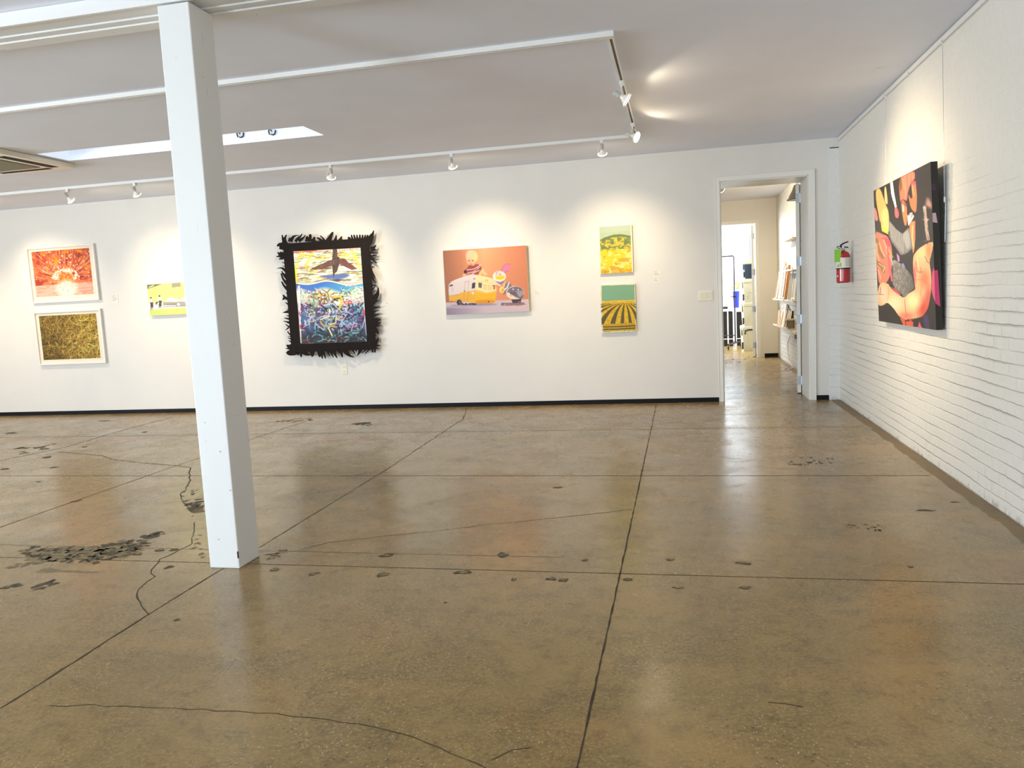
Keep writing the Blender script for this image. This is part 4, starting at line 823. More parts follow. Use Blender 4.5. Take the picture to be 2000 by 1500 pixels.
# black cut-out artwork
yb = D-.060; BT = .014
th = thing('fringed_reef_artwork', 'tall colourful bird and reef picture in a black board with jagged cut-out fringe', 'artwork', (-4.3, D-.004, .72))
def BW(x, y): p = hit(x, y, 1, yb-BT); return (p.x, p.z)
rj = random.Random(3)
TO = Matrix(((1, 0, 0, 0), (0, 0, -1, yb), (0, 1, 0, 0), (0, 0, 0, 1)))      # (x, z, depth) -> world, extruding towards the room
m = MB()
inner = [BW(573, 491), BW(704, 484), BW(717, 666), BW(587, 672)]
ox0, ox1, oz0, oz1 = BW(559, 560)[0], BW(727, 580)[0], BW(640, 686)[1], BW(640, 470)[1]
m.box((ox0, yb-BT, oz0), (ox1, yb, oz1))
def tendril(o, s_, pts, w0, w1):
    P2 = [Vector(BW(o[0]+x/s_, o[1]+y/s_)) for x, y in pts]; k = s_*1528.8/9.6; w0 *= 1.45/k; w1 *= 1.6/k
    if len(P2) > 2:                                             # round the corners
        Q = [P2[0]]
        for a, b_, c_ in zip(P2, P2[1:], P2[2:]): Q += [a.lerp(b_, .65) if len(Q) > 1 else a.lerp(b_, .6), (a+b_*4+c_)/6, b_.lerp(c_, .35)]
        P2 = Q+[P2[-1]]
    N = len(P2); L = []; R2 = []
    for i, p in enumerate(P2):
        t_ = (P2[min(i+1, N-1)]-P2[max(i-1, 0)]).normalized(); n = Vector((-t_.y, t_.x)); w_ = (w0+(w1-w0)*(i/(N-1))**1.1)/2; L.append(p+n*w_); R2.append(p-n*w_)
    tip = P2[-1]+(P2[-1]-P2[-2]).normalized()*w1*.5
    TO_ = Matrix.Translation((0, -rj.uniform(.0002, .0024), 0)) @ TO
    for i in range(N-1): m.prism([tuple(L[i]), tuple(R2[i]), tuple(R2[i+1]), tuple(L[i+1])], BT, TO_)
    m.prism([tuple(L[-1]), tuple(R2[-1]), tuple(tip)], BT, TO_)
TD = {((530, 440), 15): [([(400, 560), (370, 450), (330, 400), (310, 290)], 110, 15), ([(400, 520), (380, 430), (400, 340), (435, 285)], 80, 15), ([(520, 470), (520, 430), (528, 370)], 60, 15), ([(560, 480), (600, 370), (680, 300), (800, 292)], 70, 8),
    ([(700, 480), (780, 365), (850, 330), (890, 255)], 55, 12), ([(800, 470), (860, 400), (930, 370), (985, 295)], 60, 10), ([(1050, 480), (1050, 430), (1040, 350)], 110, 50), ([(1130, 470), (1130, 400), (1135, 290)], 60, 50), ([(1230, 480), (1230, 420), (1260, 355)], 110, 30),
    ([(1500, 520), (1420, 400), (1340, 370)], 70, 25), ([(1580, 520), (1530, 400), (1430, 305)], 55, 12), ([(1640, 520), (1690, 400), (1790, 215)], 130, 35), ([(1640, 420), (1610, 375)], 18, 6), ([(1680, 370), (1640, 312)], 18, 6), ([(1710, 330), (1680, 272)], 18, 6), ([(1740, 290), (1715, 243)], 18, 6),
    ([(1770, 250), (1760, 212)], 18, 6), ([(1830, 500), (1880, 400), (1895, 300)], 70, 15), ([(440, 640), (280, 600), (235, 545), (170, 605)], 150, 25), ([(330, 620), (310, 510)], 60, 20), ([(420, 680), (240, 680)], 90, 25), ([(440, 900), (270, 880), (240, 850), (185, 800)], 150, 22),
    ([(290, 910), (155, 912)], 50, 18), ([(300, 860), (265, 790)], 45, 28), ([(350, 850), (310, 788)], 45, 20), ([(330, 960), (230, 990)], 60, 20), ([(470, 1160), (370, 1100), (310, 1085)], 30, 8), ([(470, 1230), (330, 1190)], 28, 6), ([(470, 1400), (350, 1270), (260, 1240), (160, 1270)], 55, 5), ([(480, 1500), (360, 1450), (300, 1340)], 60, 5)],
  ((530, 520), 12.5): [([(420, 330), (290, 230), (250, 120)], 45, 6), ([(430, 480), (290, 350), (235, 180)], 50, 15), ([(440, 600), (310, 500), (250, 380)], 55, 16), ([(450, 740), (360, 650)], 30, 8), ([(440, 810), (320, 770), (290, 710)], 55, 25), ([(310, 780), (280, 812)], 40, 22), ([(460, 970), (340, 885)], 32, 8), ([(450, 1040), (365, 1060)], 24, 5),
    ([(470, 1100), (340, 1120), (280, 1135)], 60, 8), ([(470, 1240), (370, 1200)], 24, 8), ([(480, 1300), (320, 1262)], 44, 10), ([(490, 1410), (380, 1355), (300, 1345)], 45, 8), ([(480, 1490), (370, 1440)], 28, 6)],
  ((640, 440), 15): [([(350, 520), (370, 420), (400, 325)], 130, 12), ([(660, 480), (600, 340)], 130, 12), ([(660, 450), (640, 350)], 60, 12), ([(730, 440), (690, 290)], 48, 20), ([(800, 440), (765, 285)], 44, 20), ([(865, 440), (850, 290)], 44, 18), ([(935, 440), (937, 285)], 44, 20), ([(1000, 440), (1020, 290)], 44, 20), ([(1060, 430), (1100, 292)], 44, 20), ([(1120, 430), (1165, 290)], 44, 18),
    ([(1150, 500), (1290, 340), (1345, 155)], 170, 8), ([(1200, 400), (1285, 262)], 70, 32), ([(1190, 570), (1300, 490)], 60, 10), ([(1250, 700), (1360, 650), (1412, 575)], 90, 8), ([(1260, 750), (1405, 700)], 60, 15), ([(1230, 810), (1440, 800)], 44, 8), ([(1240, 900), (1430, 870)], 50, 8), ([(1260, 960), (1385, 962)], 34, 8), ([(1250, 940), (1330, 1010), (1420, 1110)], 70, 10), ([(1200, 1100), (1310, 1080)], 45, 8)],
  ((690, 520), 12.5): [([(370, 20), (450, 130), (532, 295)], 60, 8), ([(380, 140), (460, 280), (552, 412)], 60, 6), ([(400, 500), (450, 470), (530, 470)], 45, 18), ([(450, 880), (560, 730), (603, 640), (605, 530)], 110, 14), ([(400, 620), (500, 535), (535, 485)], 34, 8), ([(470, 870), (605, 845)], 50, 10), ([(470, 1020), (640, 985)], 50, 8), ([(460, 1120), (622, 1075)], 34, 8), ([(460, 1220), (622, 1160)], 40, 8), ([(460, 1310), (612, 1250)], 40, 8), ([(500, 1360), (662, 1300)], 60, 10), ([(500, 1440), (652, 1390)], 60, 10)],
  ((650, 620), 15): [([(1130, 100), (1392, 50)], 80, 15), ([(1130, 180), (1388, 155)], 80, 15), ([(1150, 270), (1385, 232)], 70, 10), ([(1150, 330), (1290, 400), (1333, 480)], 140, 16), ([(1140, 600), (1265, 520)], 60, 8), ([(1140, 800), (1290, 700), (1333, 585)], 140, 8), ([(1100, 840), (1385, 820)], 100, 12), ([(1100, 870), (1345, 918)], 60, 8), ([(1150, 900), (1170, 1015)], 44, 28), ([(1220, 900), (1235, 1015)], 34, 24),
    ([(1100, 900), (940, 1062)], 40, 8), ([(990, 920), (848, 1048)], 40, 8), ([(820, 900), (770, 1040), (713, 1118)], 90, 8), ([(540, 900), (640, 1062)], 55, 10), ([(640, 900), (692, 1012)], 50, 6), ([(340, 950), (450, 1110), (625, 1172)], 110, 8), ([(225, 950), (270, 1152)], 80, 24), ([(130, 950), (202, 1052)], 50, 10), ([(10, 950), (60, 1090), (122, 1187)], 90, 8)],
  ((540, 620), 15): [([(480, 130), (330, 140), (215, 110)], 46, 10), ([(480, 320), (330, 260), (268, 200)], 40, 8), ([(350, 300), (262, 372)], 30, 6), ([(480, 540), (345, 480), (325, 400)], 34, 8), ([(480, 560), (322, 555)], 30, 6), ([(480, 660), (330, 598)], 36, 8), ([(480, 745), (350, 680)], 36, 8), ([(560, 860), (370, 865), (308, 820)], 150, 36), ([(500, 930), (272, 905)], 80, 8), ([(540, 960), (420, 1040), (330, 1035)], 190, 80),
    ([(540, 940), (550, 1058)], 50, 20), ([(610, 940), (632, 1102)], 55, 18), ([(690, 940), (720, 1150)], 95, 24), ([(740, 940), (860, 1080), (975, 1100)], 130, 20), ([(1040, 940), (1042, 1112)], 130, 60), ([(1250, 940), (1260, 1130)], 130, 50), ([(1290, 980), (1342, 1195)], 80, 18), ([(1340, 960), (1432, 1195)], 60, 14), ([(1470, 960), (1562, 1135)], 50, 10), ([(1550, 960), (1662, 1165)], 60, 10), ([(1650, 960), (1772, 1190)], 70, 8), ([(1800, 940), (1852, 1055)], 44, 10), ([(1885, 960), (1912, 1152)], 70, 20)]}
for (o, s_), L in TD.items():
    for pts, w0, w1 in L: tendril(o, s_, pts, w0, w1)
m.build('black_board', simple('black_lacquer_board', (30, 24, 23), .7, noise=.1, spec=.12), parent=th)
sp = MB(); sp.box((ox0+.12, yb, oz0+.12), (ox1-.12, D-.004, oz1-.12)); sp.build('wall_batten', M_BLACK, parent=th)
yy = yb-BT-.001; picture('picture', art_reef(), [(inner[0][0], yy, inner[0][1]), (inner[1][0], yy, inner[1][1]), (inner[1][0], yy, inner[3][1]), (inner[0][0], yy, inner[3][1])], th, M_PAINT, .95)

# big canvas on the brick wall, leaning out at its top
Y0, Y1, Z0, Z1 = 5.615, 7.150, .952, 2.036; AT, AB, TK = .103, .060, .040
th = thing('dancers_painting', 'large dark painting of dancers with raised arms, hung on the brick wall', 'painting', (R-.04, (Y0+Y1)/2, Z0))
m = MB(); fr = [(R-AT, Y1, Z1), (R-AT, Y0, Z1), (R-AB, Y0, Z0), (R-AB, Y1, Z0)]; bk = [(x+TK, y, z) for x, y, z in fr]
m.add(fr+bk, [(0, 1, 2, 3), (7, 6, 5, 4), (0, 4, 5, 1), (1, 5, 6, 2), (2, 6, 7, 3), (3, 7, 4, 0)])
# colours carried round the near edge of the canvas
def edge(zr0, zr1, mat):
    def pt(t, w_): x0 = R-AT+(AT-AB)*t; return (x0+TK*w_, Y0-.0006, Z1+(Z0-Z1)*t)
    m.add([pt(zr0, 0), pt(zr0, .5), pt(zr1, .7), pt(zr1*.9+zr0*.1, 0)], [(0, 1, 2, 3)], mat)
edge(.64, .86, 1); edge(.13, .17, 2); edge(.30, .36, 3)
m.build('canvas_block', [M_BLACK, simple('magenta_paint', (196, 60, 110), .4), simple('violet_paint', (60, 26, 60), .4), simple('lilac_paint', (186, 160, 170), .4)], parent=th)
picture('painted_face', art_dancers(), [(x-.0008, y, z) for x, y, z in fr], th, paint_mat('gloss_paint', .35, .5), .9)
m = MB(); ctop = Vector((R-.018, hooks_y[0], H-.07)); ring = Vector((R-.030, Y0-.035, 1.80)); m.tube([ctop, ring], .0016, 6); m.tube([ring, Vector((R-.022, Y0-.03, 1.76)), Vector((R-.02, Y0-.02, 1.52))], .0016, 6)
m.bbox(ring-Vector((.006, .008, .03)), ring+Vector((.006, .008, .005)), .003)
tag(m.build('hanging_cable', M_STEEL, loc=tuple(ctop)), 'thin steel cable with grip from the rail to the near edge of the dancers painting', 'cable', 'picture cables')
m = MB(); ctop = Vector((R-.018, hooks_y[2], H-.07)); m.tube([ctop, Vector((R-.016, 7.12, 1.95))], .0014, 6)
tag(m.build('hanging_cable', M_STEEL, loc=tuple(ctop)), 'thin steel cable from the rail behind the far edge of the dancers painting', 'cable', 'picture cables')

# wall captions
def caption(x0, z0, x1, z1, lines, label):
    o = MB(); o.box((x0, D-.003, z0), (x1, D-.0005, z1)); ob = o.build('wall_caption', M_CARD); tag(ob, label, 'caption card', 'caption cards beside the pictures')
    t = MB(); n = lines; hh = (z1-z0)/(n+1.0)
    for k in range(n): t.box((x0+.008, D-.0036, z1-hh*(k+.85)), (x0+.008+(x1-x0-.02)*(.55+.45*((k*7) % 3)/2), D-.003, z1-hh*(k+.6)))
    t.build('caption_text', M_INK, parent=ob)
for a, b_, n, l in (((218, 576), (232, 591), 4, 'small white caption card right of the two framed prints'), ((752, 588), (762, 596), 2, 'small white caption card right of the black fringed artwork'), ((1043, 567), (1056, 577), 3, 'small white caption card right of the trailer painting'), ((1276, 529), (1290, 540), 3, 'upper white caption card right of the yellow landscapes'), ((1276, 543), (1289, 551), 2, 'lower white caption card right of the yellow landscapes')):
    p, q2 = hit(*a, 1, D), hit(*b_, 1, D); caption(p.x, q2.z, q2.x, p.z, n, l)

# outlet, switches
o = thing('wall_outlet', 'white wall outlet under the black fringed artwork', 'outlet', (-4.185, D, .45)); m = MB(); m.bbox((-4.225, D-.007, .445), (-4.148, D, .572), .003); m.build('cover_plate', M_PLASTIC, parent=o)
for z in (.478, .538):
    m = MB(); m.bbox((-4.205, D-.010, z-.018), (-4.168, D-.007, z+.018), .0012); m.box((-4.196, D-.0105, z-.006), (-4.193, D-.0098, z+.008), 1); m.box((-4.180, D-.0105, z-.006), (-4.177, D-.0098, z+.008), 1); m.build('socket', [M_PLASTIC, M_DARK], parent=o)
o = thing('light_switch', 'white three-rocker light switch plate left of the doorway', 'switch', (.27, D, 1.16)); m = MB(); m.bbox((.188, D-.006, 1.160), (.352, D, 1.277), .003); m.build('cover_plate', M_PLASTIC, parent=o)
for x in (.224, .270, .316):
    m = MB(); m.add([(x-.017, D-.006, 1.185), (x+.017, D-.006, 1.185), (x+.017, D-.006, 1.252), (x-.017, D-.006, 1.252), (x-.017, D-.0068, 1.185), (x+.017, D-.0068, 1.185), (x+.017, D-.012, 1.252), (x-.017, D-.012, 1.252)], [(4, 5, 6, 7), (0, 1, 5, 4), (1, 2, 6, 5), (2, 3, 7, 6), (3, 0, 4, 7)]); m.build('rocker', M_PLASTIC, parent=o)

# fire extinguisher
ex, ey, ez = 1.597, 8.47, 1.285
th = thing('fire_extinguisher', 'red fire extinguisher with a green tag hanging on the brick wall', 'fire extinguisher', (ex, ey, ez))
TT = Matrix.Translation((ex, ey, ez)); RED = simple('red_enamel', (168, 18, 26), .18, coat=.5, noise=.02)
m = MB(); m.lathe([(0, .004), (.055, .0), (.062, .006), (.064, .02), (.064, .255), (.060, .280), (.048, .302), (.030, .314), (.016, .318), (.016, .33), (0, .33)], 32, 0, TT); m.build('cylinder', RED, parent=th)
m = MB(); a0, a1 = math.radians(165), math.radians(350)
def wrap(mb, z0, z1, a0, a1, r, mat): 
    n = 24; vs = []
    for i in range(n+1):
        a = a0+(a1-a0)*i/n; vs += [(ex+r*math.cos(a), ey+r*math.sin(a), ez+z0), (ex+r*math.cos(a), ey+r*math.sin(a), ez+z1)]
    mb.add(vs, [(2*i, 2*i+2, 2*i+3, 2*i+1) for i in range(n)], mat, True)
wrap(m, .150, .250, a0, a1, .0648, 0)
for k in range(6): wrap(m, .168+k*.013, .172+k*.013, math.radians(275), math.radians(335), .0651, 1)
wrap(m, .160, .185, math.radians(205), math.radians(222), .0651, 1); wrap(m, .160, .20, math.radians(226), math.radians(245), .0651, 2)
m.build('instruction_label', [M_CARD, M_INK, simple('label_green', (150, 190, 80), .6)], parent=th)
m = MB(); wrap(m, .136, .150, 0, 2*P, .0656, 0); m.build('band', M_BLACK, parent=th)
m = MB(); aS = math.radians(206); star = []
for k in range(10):
    rr = .014 if k % 2 == 0 else .006; t_ = P/2+k*P/5; aa = aS+rr*math.cos(t_)/.065; star.append((ex+.0655*math.cos(aa), ey+.0655*math.sin(aa), ez+.07+rr*math.sin(t_)))
m.add([(ex+.0655*math.cos(aS), ey+.0655*math.sin(aS), ez+.07)]+star, [(0, 1+k, 1+(k+1) % 10) for k in range(10)]); m.build('sticker', M_CARD, parent=th)
m = MB(); m.lathe([(.013, .318), (.015, .330), (.015, .362), (0, .362)], 16, 0, TT); m.tube([(ex-.012, ey-.02, ez+.345), (ex-.03, ey-.03, ez+.343)], .009, 10); m.build('valve', M_STEEL, parent=th)
m = MB()
for z0, z1, k in ((.362, .352, 0), (.372, .408, 1)):
    a = Vector((ex-.030, ey-.008, ez+z0)); b_ = Vector((ex+.048, ey+.006, ez+z1)); m.tube([a, a.lerp(b_, .4)+Vector((0, 0, .006*k)), b_], .0085, 8, r2=.006)
m.tube([(ex-.028, ey-.01, ez+.362), (ex-.06, ey-.014, ez+.366), (ex-.064, ey-.014, ez+.354), (ex-.03, ey-.012, ez+.342)], .004, 6); m.build('handle', M_BLACK, parent=th)
m = MB(); m.box((ex-.092, ey-.052, ez+.210), (ex-.030, ey-.050, ez+.335)); m.build('inspection_tag', simple('green_tag', (132, 200, 60), .6), parent=th)
m = MB(); m.box((R-.004, ey-.012, ez+.10), (R, ey+.012, ez+.42)); m.box((ex, ey-.006, ez+.332), (R-.004, ey+.006, ez+.338)); m.build('wall_bracket', M_STEEL, parent=th)

# ================================================================== HALL
hl = spotlight(.60, 12.0, (R, 13.6, 1.55), 'small white spotlight in the hall, at the left edge of the doorway', 95, group='hall lighting', cone=70, zt=H-.012, spill=95)
M_LEDGE = simple('white_ledge', (236, 232, 222), .4)
YP = lambda px, py, x: hit(px, py, 0, x).y
def ledge(ya, yb_, z, label):
    th = thing('picture_ledge', label, 'shelf', (R, (ya+yb_)/2, z), 'picture ledges in the hall'); m = MB()
    m.box((R-.125, ya, z-.012), (R-.001, yb_, z)); m.box((R-.125, ya, z), (R-.117, yb_, z+.012)); m.build('shelf_board', M_LEDGE, parent=th)
    n = max(1, int((yb_-ya)/.45))
    for i in range(n): y = ya+.12+i*.45; m = MB(); m.tube([(R-.112, y, z), (R-.112, y, z+.028)], .009, 8); m.build('peg', M_LEDGE, parent=th)
U1, U2 = 13.0, 14.50
ledge(U1+.02, U2, 1.055, 'upper white picture ledge in the hall, its far length'); ledge(11.9, U1-.12, 1.055, 'upper white picture ledge in the hall, its near length')
ledge(12.55, 14.45, .615, 'lower white picture ledge in the hall under the wooden frames'); ledge(11.6, 12.5, .600, 'low white picture ledge in the hall nearest the open door')
ledge(11.9, 12.95, 1.505, 'short white ledge in the hall above the leaning frames'); ledge(11.9, 12.95, 1.965, 'highest short white ledge on the hall wall')
def leaning(kind, y0, y1, z, h, x0, x1, mats, label, cat, fw=.02, tk=.022, face=None, grp='frames leaning on the hall ledges'):
    th = thing(kind, label, cat, (x0, (y0+y1)/2, z), grp); m = MB(); dx = (x1-x0)
    def P_(t, y, o): n = Vector((h, 0, -dx)).normalized(); return Vector((x0+dx*t, y, z+dx*tk/h+h*t))+n*o
    def slab(t0, t1, ya, yb_, o0, o1, mt): m.add([P_(t, y, o) for o in (o0, o1) for t, y in ((t0, ya), (t1, ya), (t1, yb_), (t0, yb_))], [(0, 1, 2, 3), (7, 6, 5, 4), (0, 4, 5, 1), (1, 5, 6, 2), (2, 6, 7, 3), (3, 7, 4, 0)], mt)
    f_ = fw/h; slab(0, 1, y0, y0+fw, 0, tk, 0); slab(0, 1, y1-fw, y1, 0, tk, 0); slab(0, f_, y0+fw, y1-fw, 0, tk, 0); slab(1-f_, 1, y0+fw, y1-fw, 0, tk, 0)
    m.build('frame', mats[0], parent=th); m = MB(); slab(f_, 1-f_, y0+fw, y1-fw, tk*.3, tk*.6, 0)
    m.build('picture', mats[1], parent=th)
WD = simple('pale_oak', (200, 168, 110), .5, noise=.1); WD2 = simple('brown_oak', (160, 112, 66), .5, noise=.1); LAV = simple('lavender_print', (176, 172, 204), .6); CREAM = simple('cream_print', (228, 210, 176), .6, noise=.06, nscale=12); PLUM = simple('plum_frame', (90, 34, 44), .4); OLV = simple('olive_print', (92, 92, 50), .6, noise=.3, nscale=18); ORG = simple('orange_card', (222, 176, 116), .6, noise=.08, nscale=20); GRYB = simple('taupe_box', (132, 122, 98), .6)
leaning('oak_picture', 14.05, 14.36, 1.056, .46, R-.105, R-.035, (WD, CREAM), 'pale oak frame leaning on the upper ledge, farthest from the door', 'picture frame', .03, .03)
leaning('whitewashed_picture', 13.62, 14.0, 1.056, .64, R-.095, R-.02, (M_FRAMEW, LAV), 'tall white frame with a lavender sheet, behind the brown frame', 'picture frame', .05)
leaning('plum_picture', 13.35, 13.6, 1.056, .54, R-.10, R-.03, (PLUM, CREAM), 'dark plum edged picture leaning on the upper ledge', 'picture frame', .02, .015)
leaning('oak_picture', 13.10, 13.33, 1.056, .54, R-.10, R-.03, (WD2, CREAM), 'deep brown wooden frame leaning on the upper ledge', 'picture frame', .04, .045)
leaning('olive_picture', 12.60, 12.88, 1.056, .42, R-.085, R-.03, (M_FRAMEW, OLV), 'olive green picture in a thin white frame on the upper ledge', 'picture frame', .012, .012)
leaning('blank_picture', 12.15, 12.5, 1.056, .43, R-.07, R-.03, (M_FRAMEW, M_CARD), 'plain white panel leaning on the upper ledge next to the open door', 'picture frame', .03, .03)
leaning('orange_card', 13.75, 14.05, .616, .25, R-.100, R-.085, (WD, ORG), 'small orange picture standing on the lower ledge', 'picture frame', .012, .01)
leaning('cream_card', 13.45, 13.8, .616, .36, R-.075, R-.02, (M_FRAMEW, CREAM), 'cream sheet leaning behind the orange picture', 'picture frame', .02, .01)
for k, (y, h_, mt, lb) in enumerate(((13.35, .34, PLUM, 'thin dark red frame standing on the lower ledge'), (13.2, .30, GRYB, 'thin taupe frame next to the dark red one'), (13.08, .28, M_INK, 'thin grey frame in the middle of the lower ledge'), (12.96, .27, WD2, 'thin brown frame above the little box'), (12.85, .27, M_BLACK, 'thin black frame nearest the open door on the lower ledge'))):
    leaning('small_frame', y-.05, y+.055, .616, h_, R-.08+.004*k, R-.02, (mt, CREAM), lb, 'picture frame', .01, .012)
th = thing('lidded_box', 'small taupe box with a pale lid on the lower ledge', 'box', (R-.07, 13.0, .616)); m = MB(); m.box((R-.116, 12.705, .616), (R-.012, 12.775, .745)); m.build('body', GRYB, parent=th); m = MB(); m.box((R-.119, 12.70, .745), (R-.009, 12.78, .768)); m.build('lid', CREAM, parent=th)
# dish fixture high on the wall, cord down the brick
th = thing('wall_dish', 'white cone fixture with a dark rim high on the hall brick wall', 'wall fixture', (1.56, 11.5, 2.45)); Mx = Matrix.Translation((1.56, 11.5, 2.44)); m = MB(); m.lathe([(0, .004), (.112, .004), (.115, 0), (.05, .12), (.02, .20), (0, .2)], 28, 0, Mx); m.build('shade', M_WHITE, parent=th)
m = MB(); m.tube([(1.56+.115*math.cos(t), 11.5+.115*math.sin(t), 2.44) for t in [2*P*k/28 for k in range(29)]], .004, 6, cap=False); m.build('rim', M_BLACK, parent=th); m = MB(); m.tube([(1.56, 11.5, 2.62), (R-.002, 11.5, 2.64)], .01, 8); m.build('bracket', M_WHITE, parent=th)
m = MB(); m.box((R-.03, 12.5, .47), (R, 12.58, .57)); pts = [(R-.03, 12.54, .52), (R-.05, 12.8, .5), (R-.06, 13.05, .38), (R-.05, 13.1, .22), (R-.045, 12.95, .10), (R-.04, 12.7, .02), (R-.08, 12.5, .006), (R-.16, 12.45, .006), (R-.18, 12.65, .006), (R-.10, 12.75, .006)]
m.tube(pts, .005, 6); tag(m.build('power_cord', M_PLASTIC, loc=(R-.03, 12.54, 0)), 'white power cord hanging to the floor below the hall ledges', 'cord')

# ================================================================== STORAGE ROOM
M_COOL = simple('beige_cooler_plastic', (196, 190, 164), .45, noise=.04); M_NAVY = simple('navy_plastic', (34, 48, 66), .4); M_STRAP = simple('black_rubber', (20, 19, 18), .6)
def cooler(x0, y0, z0, w_, d_, h_, label, body, lid, name='cooler'):
    th = thing(name, label, 'cooler', (x0+w_/2, y0+d_/2, z0), 'coolers stacked in the storage room'); m = MB(); n = 4
    lidh = .085; x1, y1 = x0+w_, y0+d_; tp = .022
    vs = []
    for z, o in ((z0, tp), (z0+h_-lidh, 0)): vs += [(x0+o, y0+o, z), (x1-o, y0+o, z), (x1-o, y1-o, z), (x0+o, y1-o, z)]
    m.add(vs, [(0, 3, 2, 1), (4, 5, 6, 7), (0, 1, 5, 4), (1, 2, 6, 5), (2, 3, 7, 6), (3, 0, 4, 7)])
    m.box((x0+.10, y0-.004, z0+.06), (x0+.108, y0+.012, z0+h_-lidh-.05)); m.box((x0+.10, y0-.004, z0+h_-lidh-.058), (x1-.10, y0+.012, z0+h_-lidh-.05)); m.box((x0+.10, y0-.004, z0+.20), (x1-.1, y0+.012, z0+.206))
    m.build('body', body, parent=th, bevel=.015); m = MB(); m.bbox((x0-.008, y0-.008, z0+h_-lidh), (x1+.008, y1+.008, z0+h_), .022); m.build('lid', lid, parent=th)
    for sx in (x0-.014, x1-.004):
        m = MB(); m.box((sx, y0+.05, z0+h_-lidh-.10), (sx+.018, y0+.12, z0+h_-.02)); m.build('latch', M_STRAP, parent=th); m = MB(); m.box((sx, y0-.01, z0+h_*.08), (sx+.03, y0+.012, z0+h_*.36)); m.build('side_grip', M_STRAP, parent=th)
    return th
cx0 = 1.205; cyy = 16.42
c1 = cooler(cx0-.02, cyy, 0, .50, .60, .50, 'beige cooler at the bottom of the storage room stack', M_COOL, M_COOL)
m = MB(); m.tube([(cx0+.03, cyy-.012, .34), (cx0+.04, cyy-.014, .41), (cx0+.09, cyy-.016, .43), (cx0+.46, cyy-.016, .43)], .013, 8); m.build('handle', M_STRAP, parent=c1)
cooler(cx0, cyy, .501, .48, .58, .475, 'beige cooler in the middle of the storage room stack', M_COOL, M_COOL); cooler(cx0+.01, cyy, .977, .47, .58, .47, 'beige cooler just under the navy one', M_COOL, M_COOL)
nv = cooler(cx0+.035, cyy+.02, 1.448, .42, .5, .37, 'navy cooler with a white figure, topmost of the stack', M_NAVY, M_COOL, 'navy_cooler')
m = MB(); nx, ny, nz = 1.395, cyy+.034, 1.56
for a, b_ in (((0, .10), (.03, .13)), ((.03, .13), (.07, .12)), ((.07, .12), (.075, .08)), ((.075, .08), (0, 0)), ((0, 0), (.09, 0))): m.tube([(nx+a[0], ny-.012, nz+a[1]), (nx+b_[0], ny-.012, nz+b_[1])], .008, 6)
m.build('figure_two', M_CARD, parent=nv)
M_TUBE = simple('dark_steel_tube', (52, 40, 56), .35, metal=.5)
th = thing('rolling_garment_rack', 'dark rolling garment rack on casters in the storage room', 'rack', (1.09, 17.2, 0)); m = MB(); m.tube([(.25, 17.2, .13), (.25, 17.2, 1.925), (.27, 17.2, 1.945), (1.075, 17.2, 1.945), (1.095, 17.2, 1.925), (1.095, 17.2, .13)], .014, 10); m.build('upright_frame', M_TUBE, parent=th)
m = MB(); m.tube([(1.06, 17.2, 1.10), (1.13, 17.2, 1.10)], .022, 8); m.tube([(1.0, 17.18, 1.10), (1.06, 17.18, 1.10)], .008, 6); m.build('clamp_knob', M_TUBE, parent=th)
m = MB(); m.tube([(.93, 16.85, .115), (1.24, 17.6, .125)], .018, 8); m.tube([(.25, 17.2, .28), (1.09, 17.2, .28)], .010, 8); m.tube([(.12, 16.85, .115), (.38, 17.6, .125)], .018, 8); m.build('foot_bar', M_TUBE, parent=th)
for px_, py_ in ((.93, 16.86), (1.24, 17.6), (.12, 16.86), (.38, 17.6)):
    m = MB(); m.lathe([(0, -.016), (.040, -.016), (.045, -.008), (.045, .008), (.040, .016), (0, .016)], 20, 0, Matrix.Translation((px_, py_, .046)) @ Matrix.Rotation(P/2, 4, 'Y')); m.tube([(px_, py_+.02, .06), (px_, py_, .12)], .010, 6); m.build('caster', M_STRAP, parent=th)
th = thing('work_table', 'white-topped metal table behind the garment rack', 'table', (.9, 18.2, 0)); m = MB(); m.box((.2, 17.9, .79), (1.55, 18.6, .82)); m.build('table_top', M_WHITE, parent=th)
for x_, y_ in ((.99, 17.93), (1.16, 17.93), (1.5, 17.93), (.25, 17.93), (.25, 18.55), (1.5, 18.55)): m = MB(); m.tube([(x_, y_, 0), (x_, y_, .79)], .014, 8); m.build('leg', M_WHITE, parent=th)
m = MB(); m.tube([(.25, 17.93, .16), (1.5, 17.93, .16)], .010, 6); m.build('stretcher', M_WHITE, parent=th)
m = MB(); m.bbox((.40, 18.0, .0), (1.10, 18.45, .76), .01); tag(m.build('black_cabinet', M_BLACK), 'black cabinet under the white table in the storage room', 'cabinet')
m = MB(); m.bbox((1.19, 18.05, .0), (1.46, 18.45, .74), .01); tag(m.build('black_case', M_BLACK), 'narrow black case under the table beside the coolers', 'case')
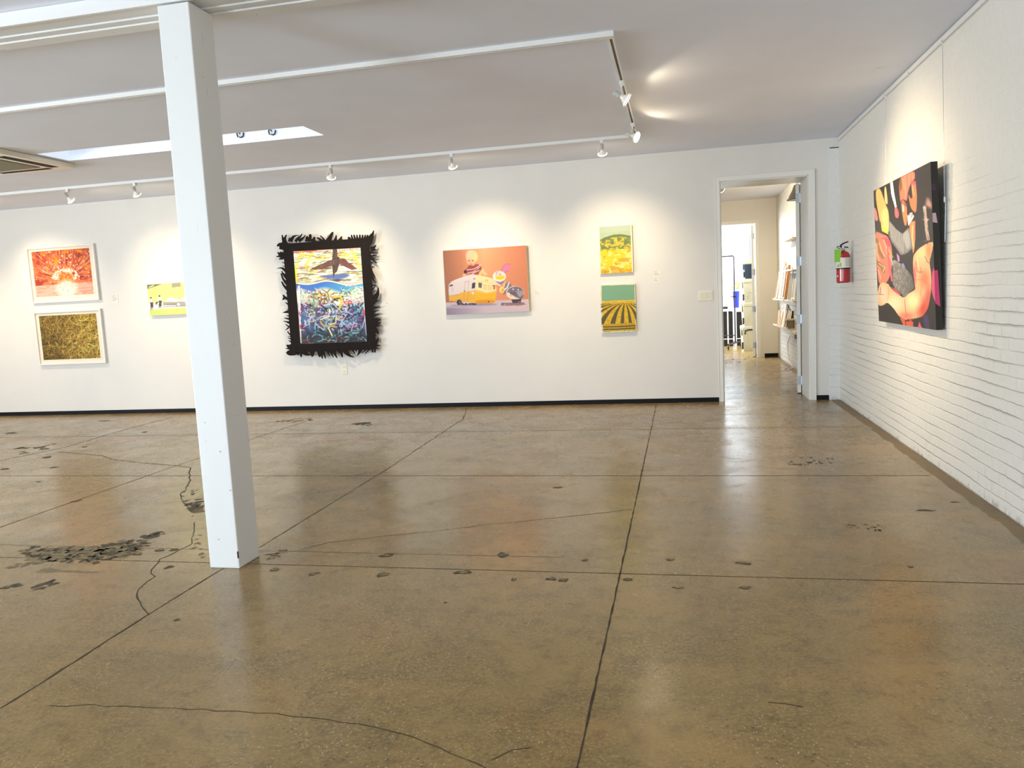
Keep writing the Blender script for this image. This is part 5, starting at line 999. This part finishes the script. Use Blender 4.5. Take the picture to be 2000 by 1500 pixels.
m = MB(); m.bbox((.80, 18.0, .821), (1.0, 18.3, .875), .01); tag(m.build('black_tray', M_BLACK), 'flat black tray lying on the white storage table', 'tray')
m = MB(); m.box((1.02, 17.95, .821), (1.24, 18.15, .836), 0); tag(m.build('paper_pile', M_CARD), 'thin pile of white paper on the storage table edge', 'paper')
th = thing('blue_vase', 'tall blue vase of yellow flowers beside the coolers', 'vase', (1.20, 18.3, .821)); TT = Matrix.Translation((1.20, 18.3, .821)); m = MB(); m.lathe([(0, 0), (.055, 0), (.060, .02), (.072, .35), (.074, .38), (.066, .38), (.05, .05)], 20, 0, TT); m.build('vessel', simple('cobalt_glass', (24, 44, 150), .15), parent=th)
m = MB(); rr = random.Random(4); heads = [(rr.uniform(-.10, .08), rr.uniform(-.07, .07), rr.uniform(.42, .56)) for _ in range(14)]
for hx_, hy_, hz_ in heads: m.tube([(1.20+hx_*.3, 18.3+hy_*.3, 1.12), (1.20+hx_, 18.3+hy_, .821+hz_)], .003, 5)
m.tube([(1.21, 18.3, 1.15), (1.25, 18.28, 1.46), (1.23, 18.28, 1.55)], .003, 5); m.tube([(1.24, 18.28, 1.40), (1.29, 18.28, 1.47)], .008, 5, r2=.002); m.build('stems', simple('leaf_green', (90, 120, 60), .6), parent=th)
m = MB()
for hx_, hy_, hz_ in heads: m.lathe([(0, -.02), (.028, -.006), (.036, .008), (.020, .016), (0, .010)], 9, 0, Matrix.Translation((1.20+hx_, 18.3+hy_, .821+hz_)) @ Matrix.Rotation(rr.uniform(-.8, .8), 4, 'X'))
m.build('flowers', simple('yellow_petals', (226, 220, 90), .6), parent=th)
m = MB(); m.box((1.50, YSF-.07, 0), (1.60, YSF-.002, H-.15)); m.build('trim_6', simple('grey_blue_upright', (150, 164, 172), .5), kind='structure')
m = MB(); m.tube([(1.655, YSF-.05, .0), (1.655, YSF-.05, H-.3)], .02, 10); tag(m.build('conduit_pipe', M_WHITE, loc=(1.655, YSF-.05, 0)), 'white vertical pipe in the far corner of the storage room', 'pipe')
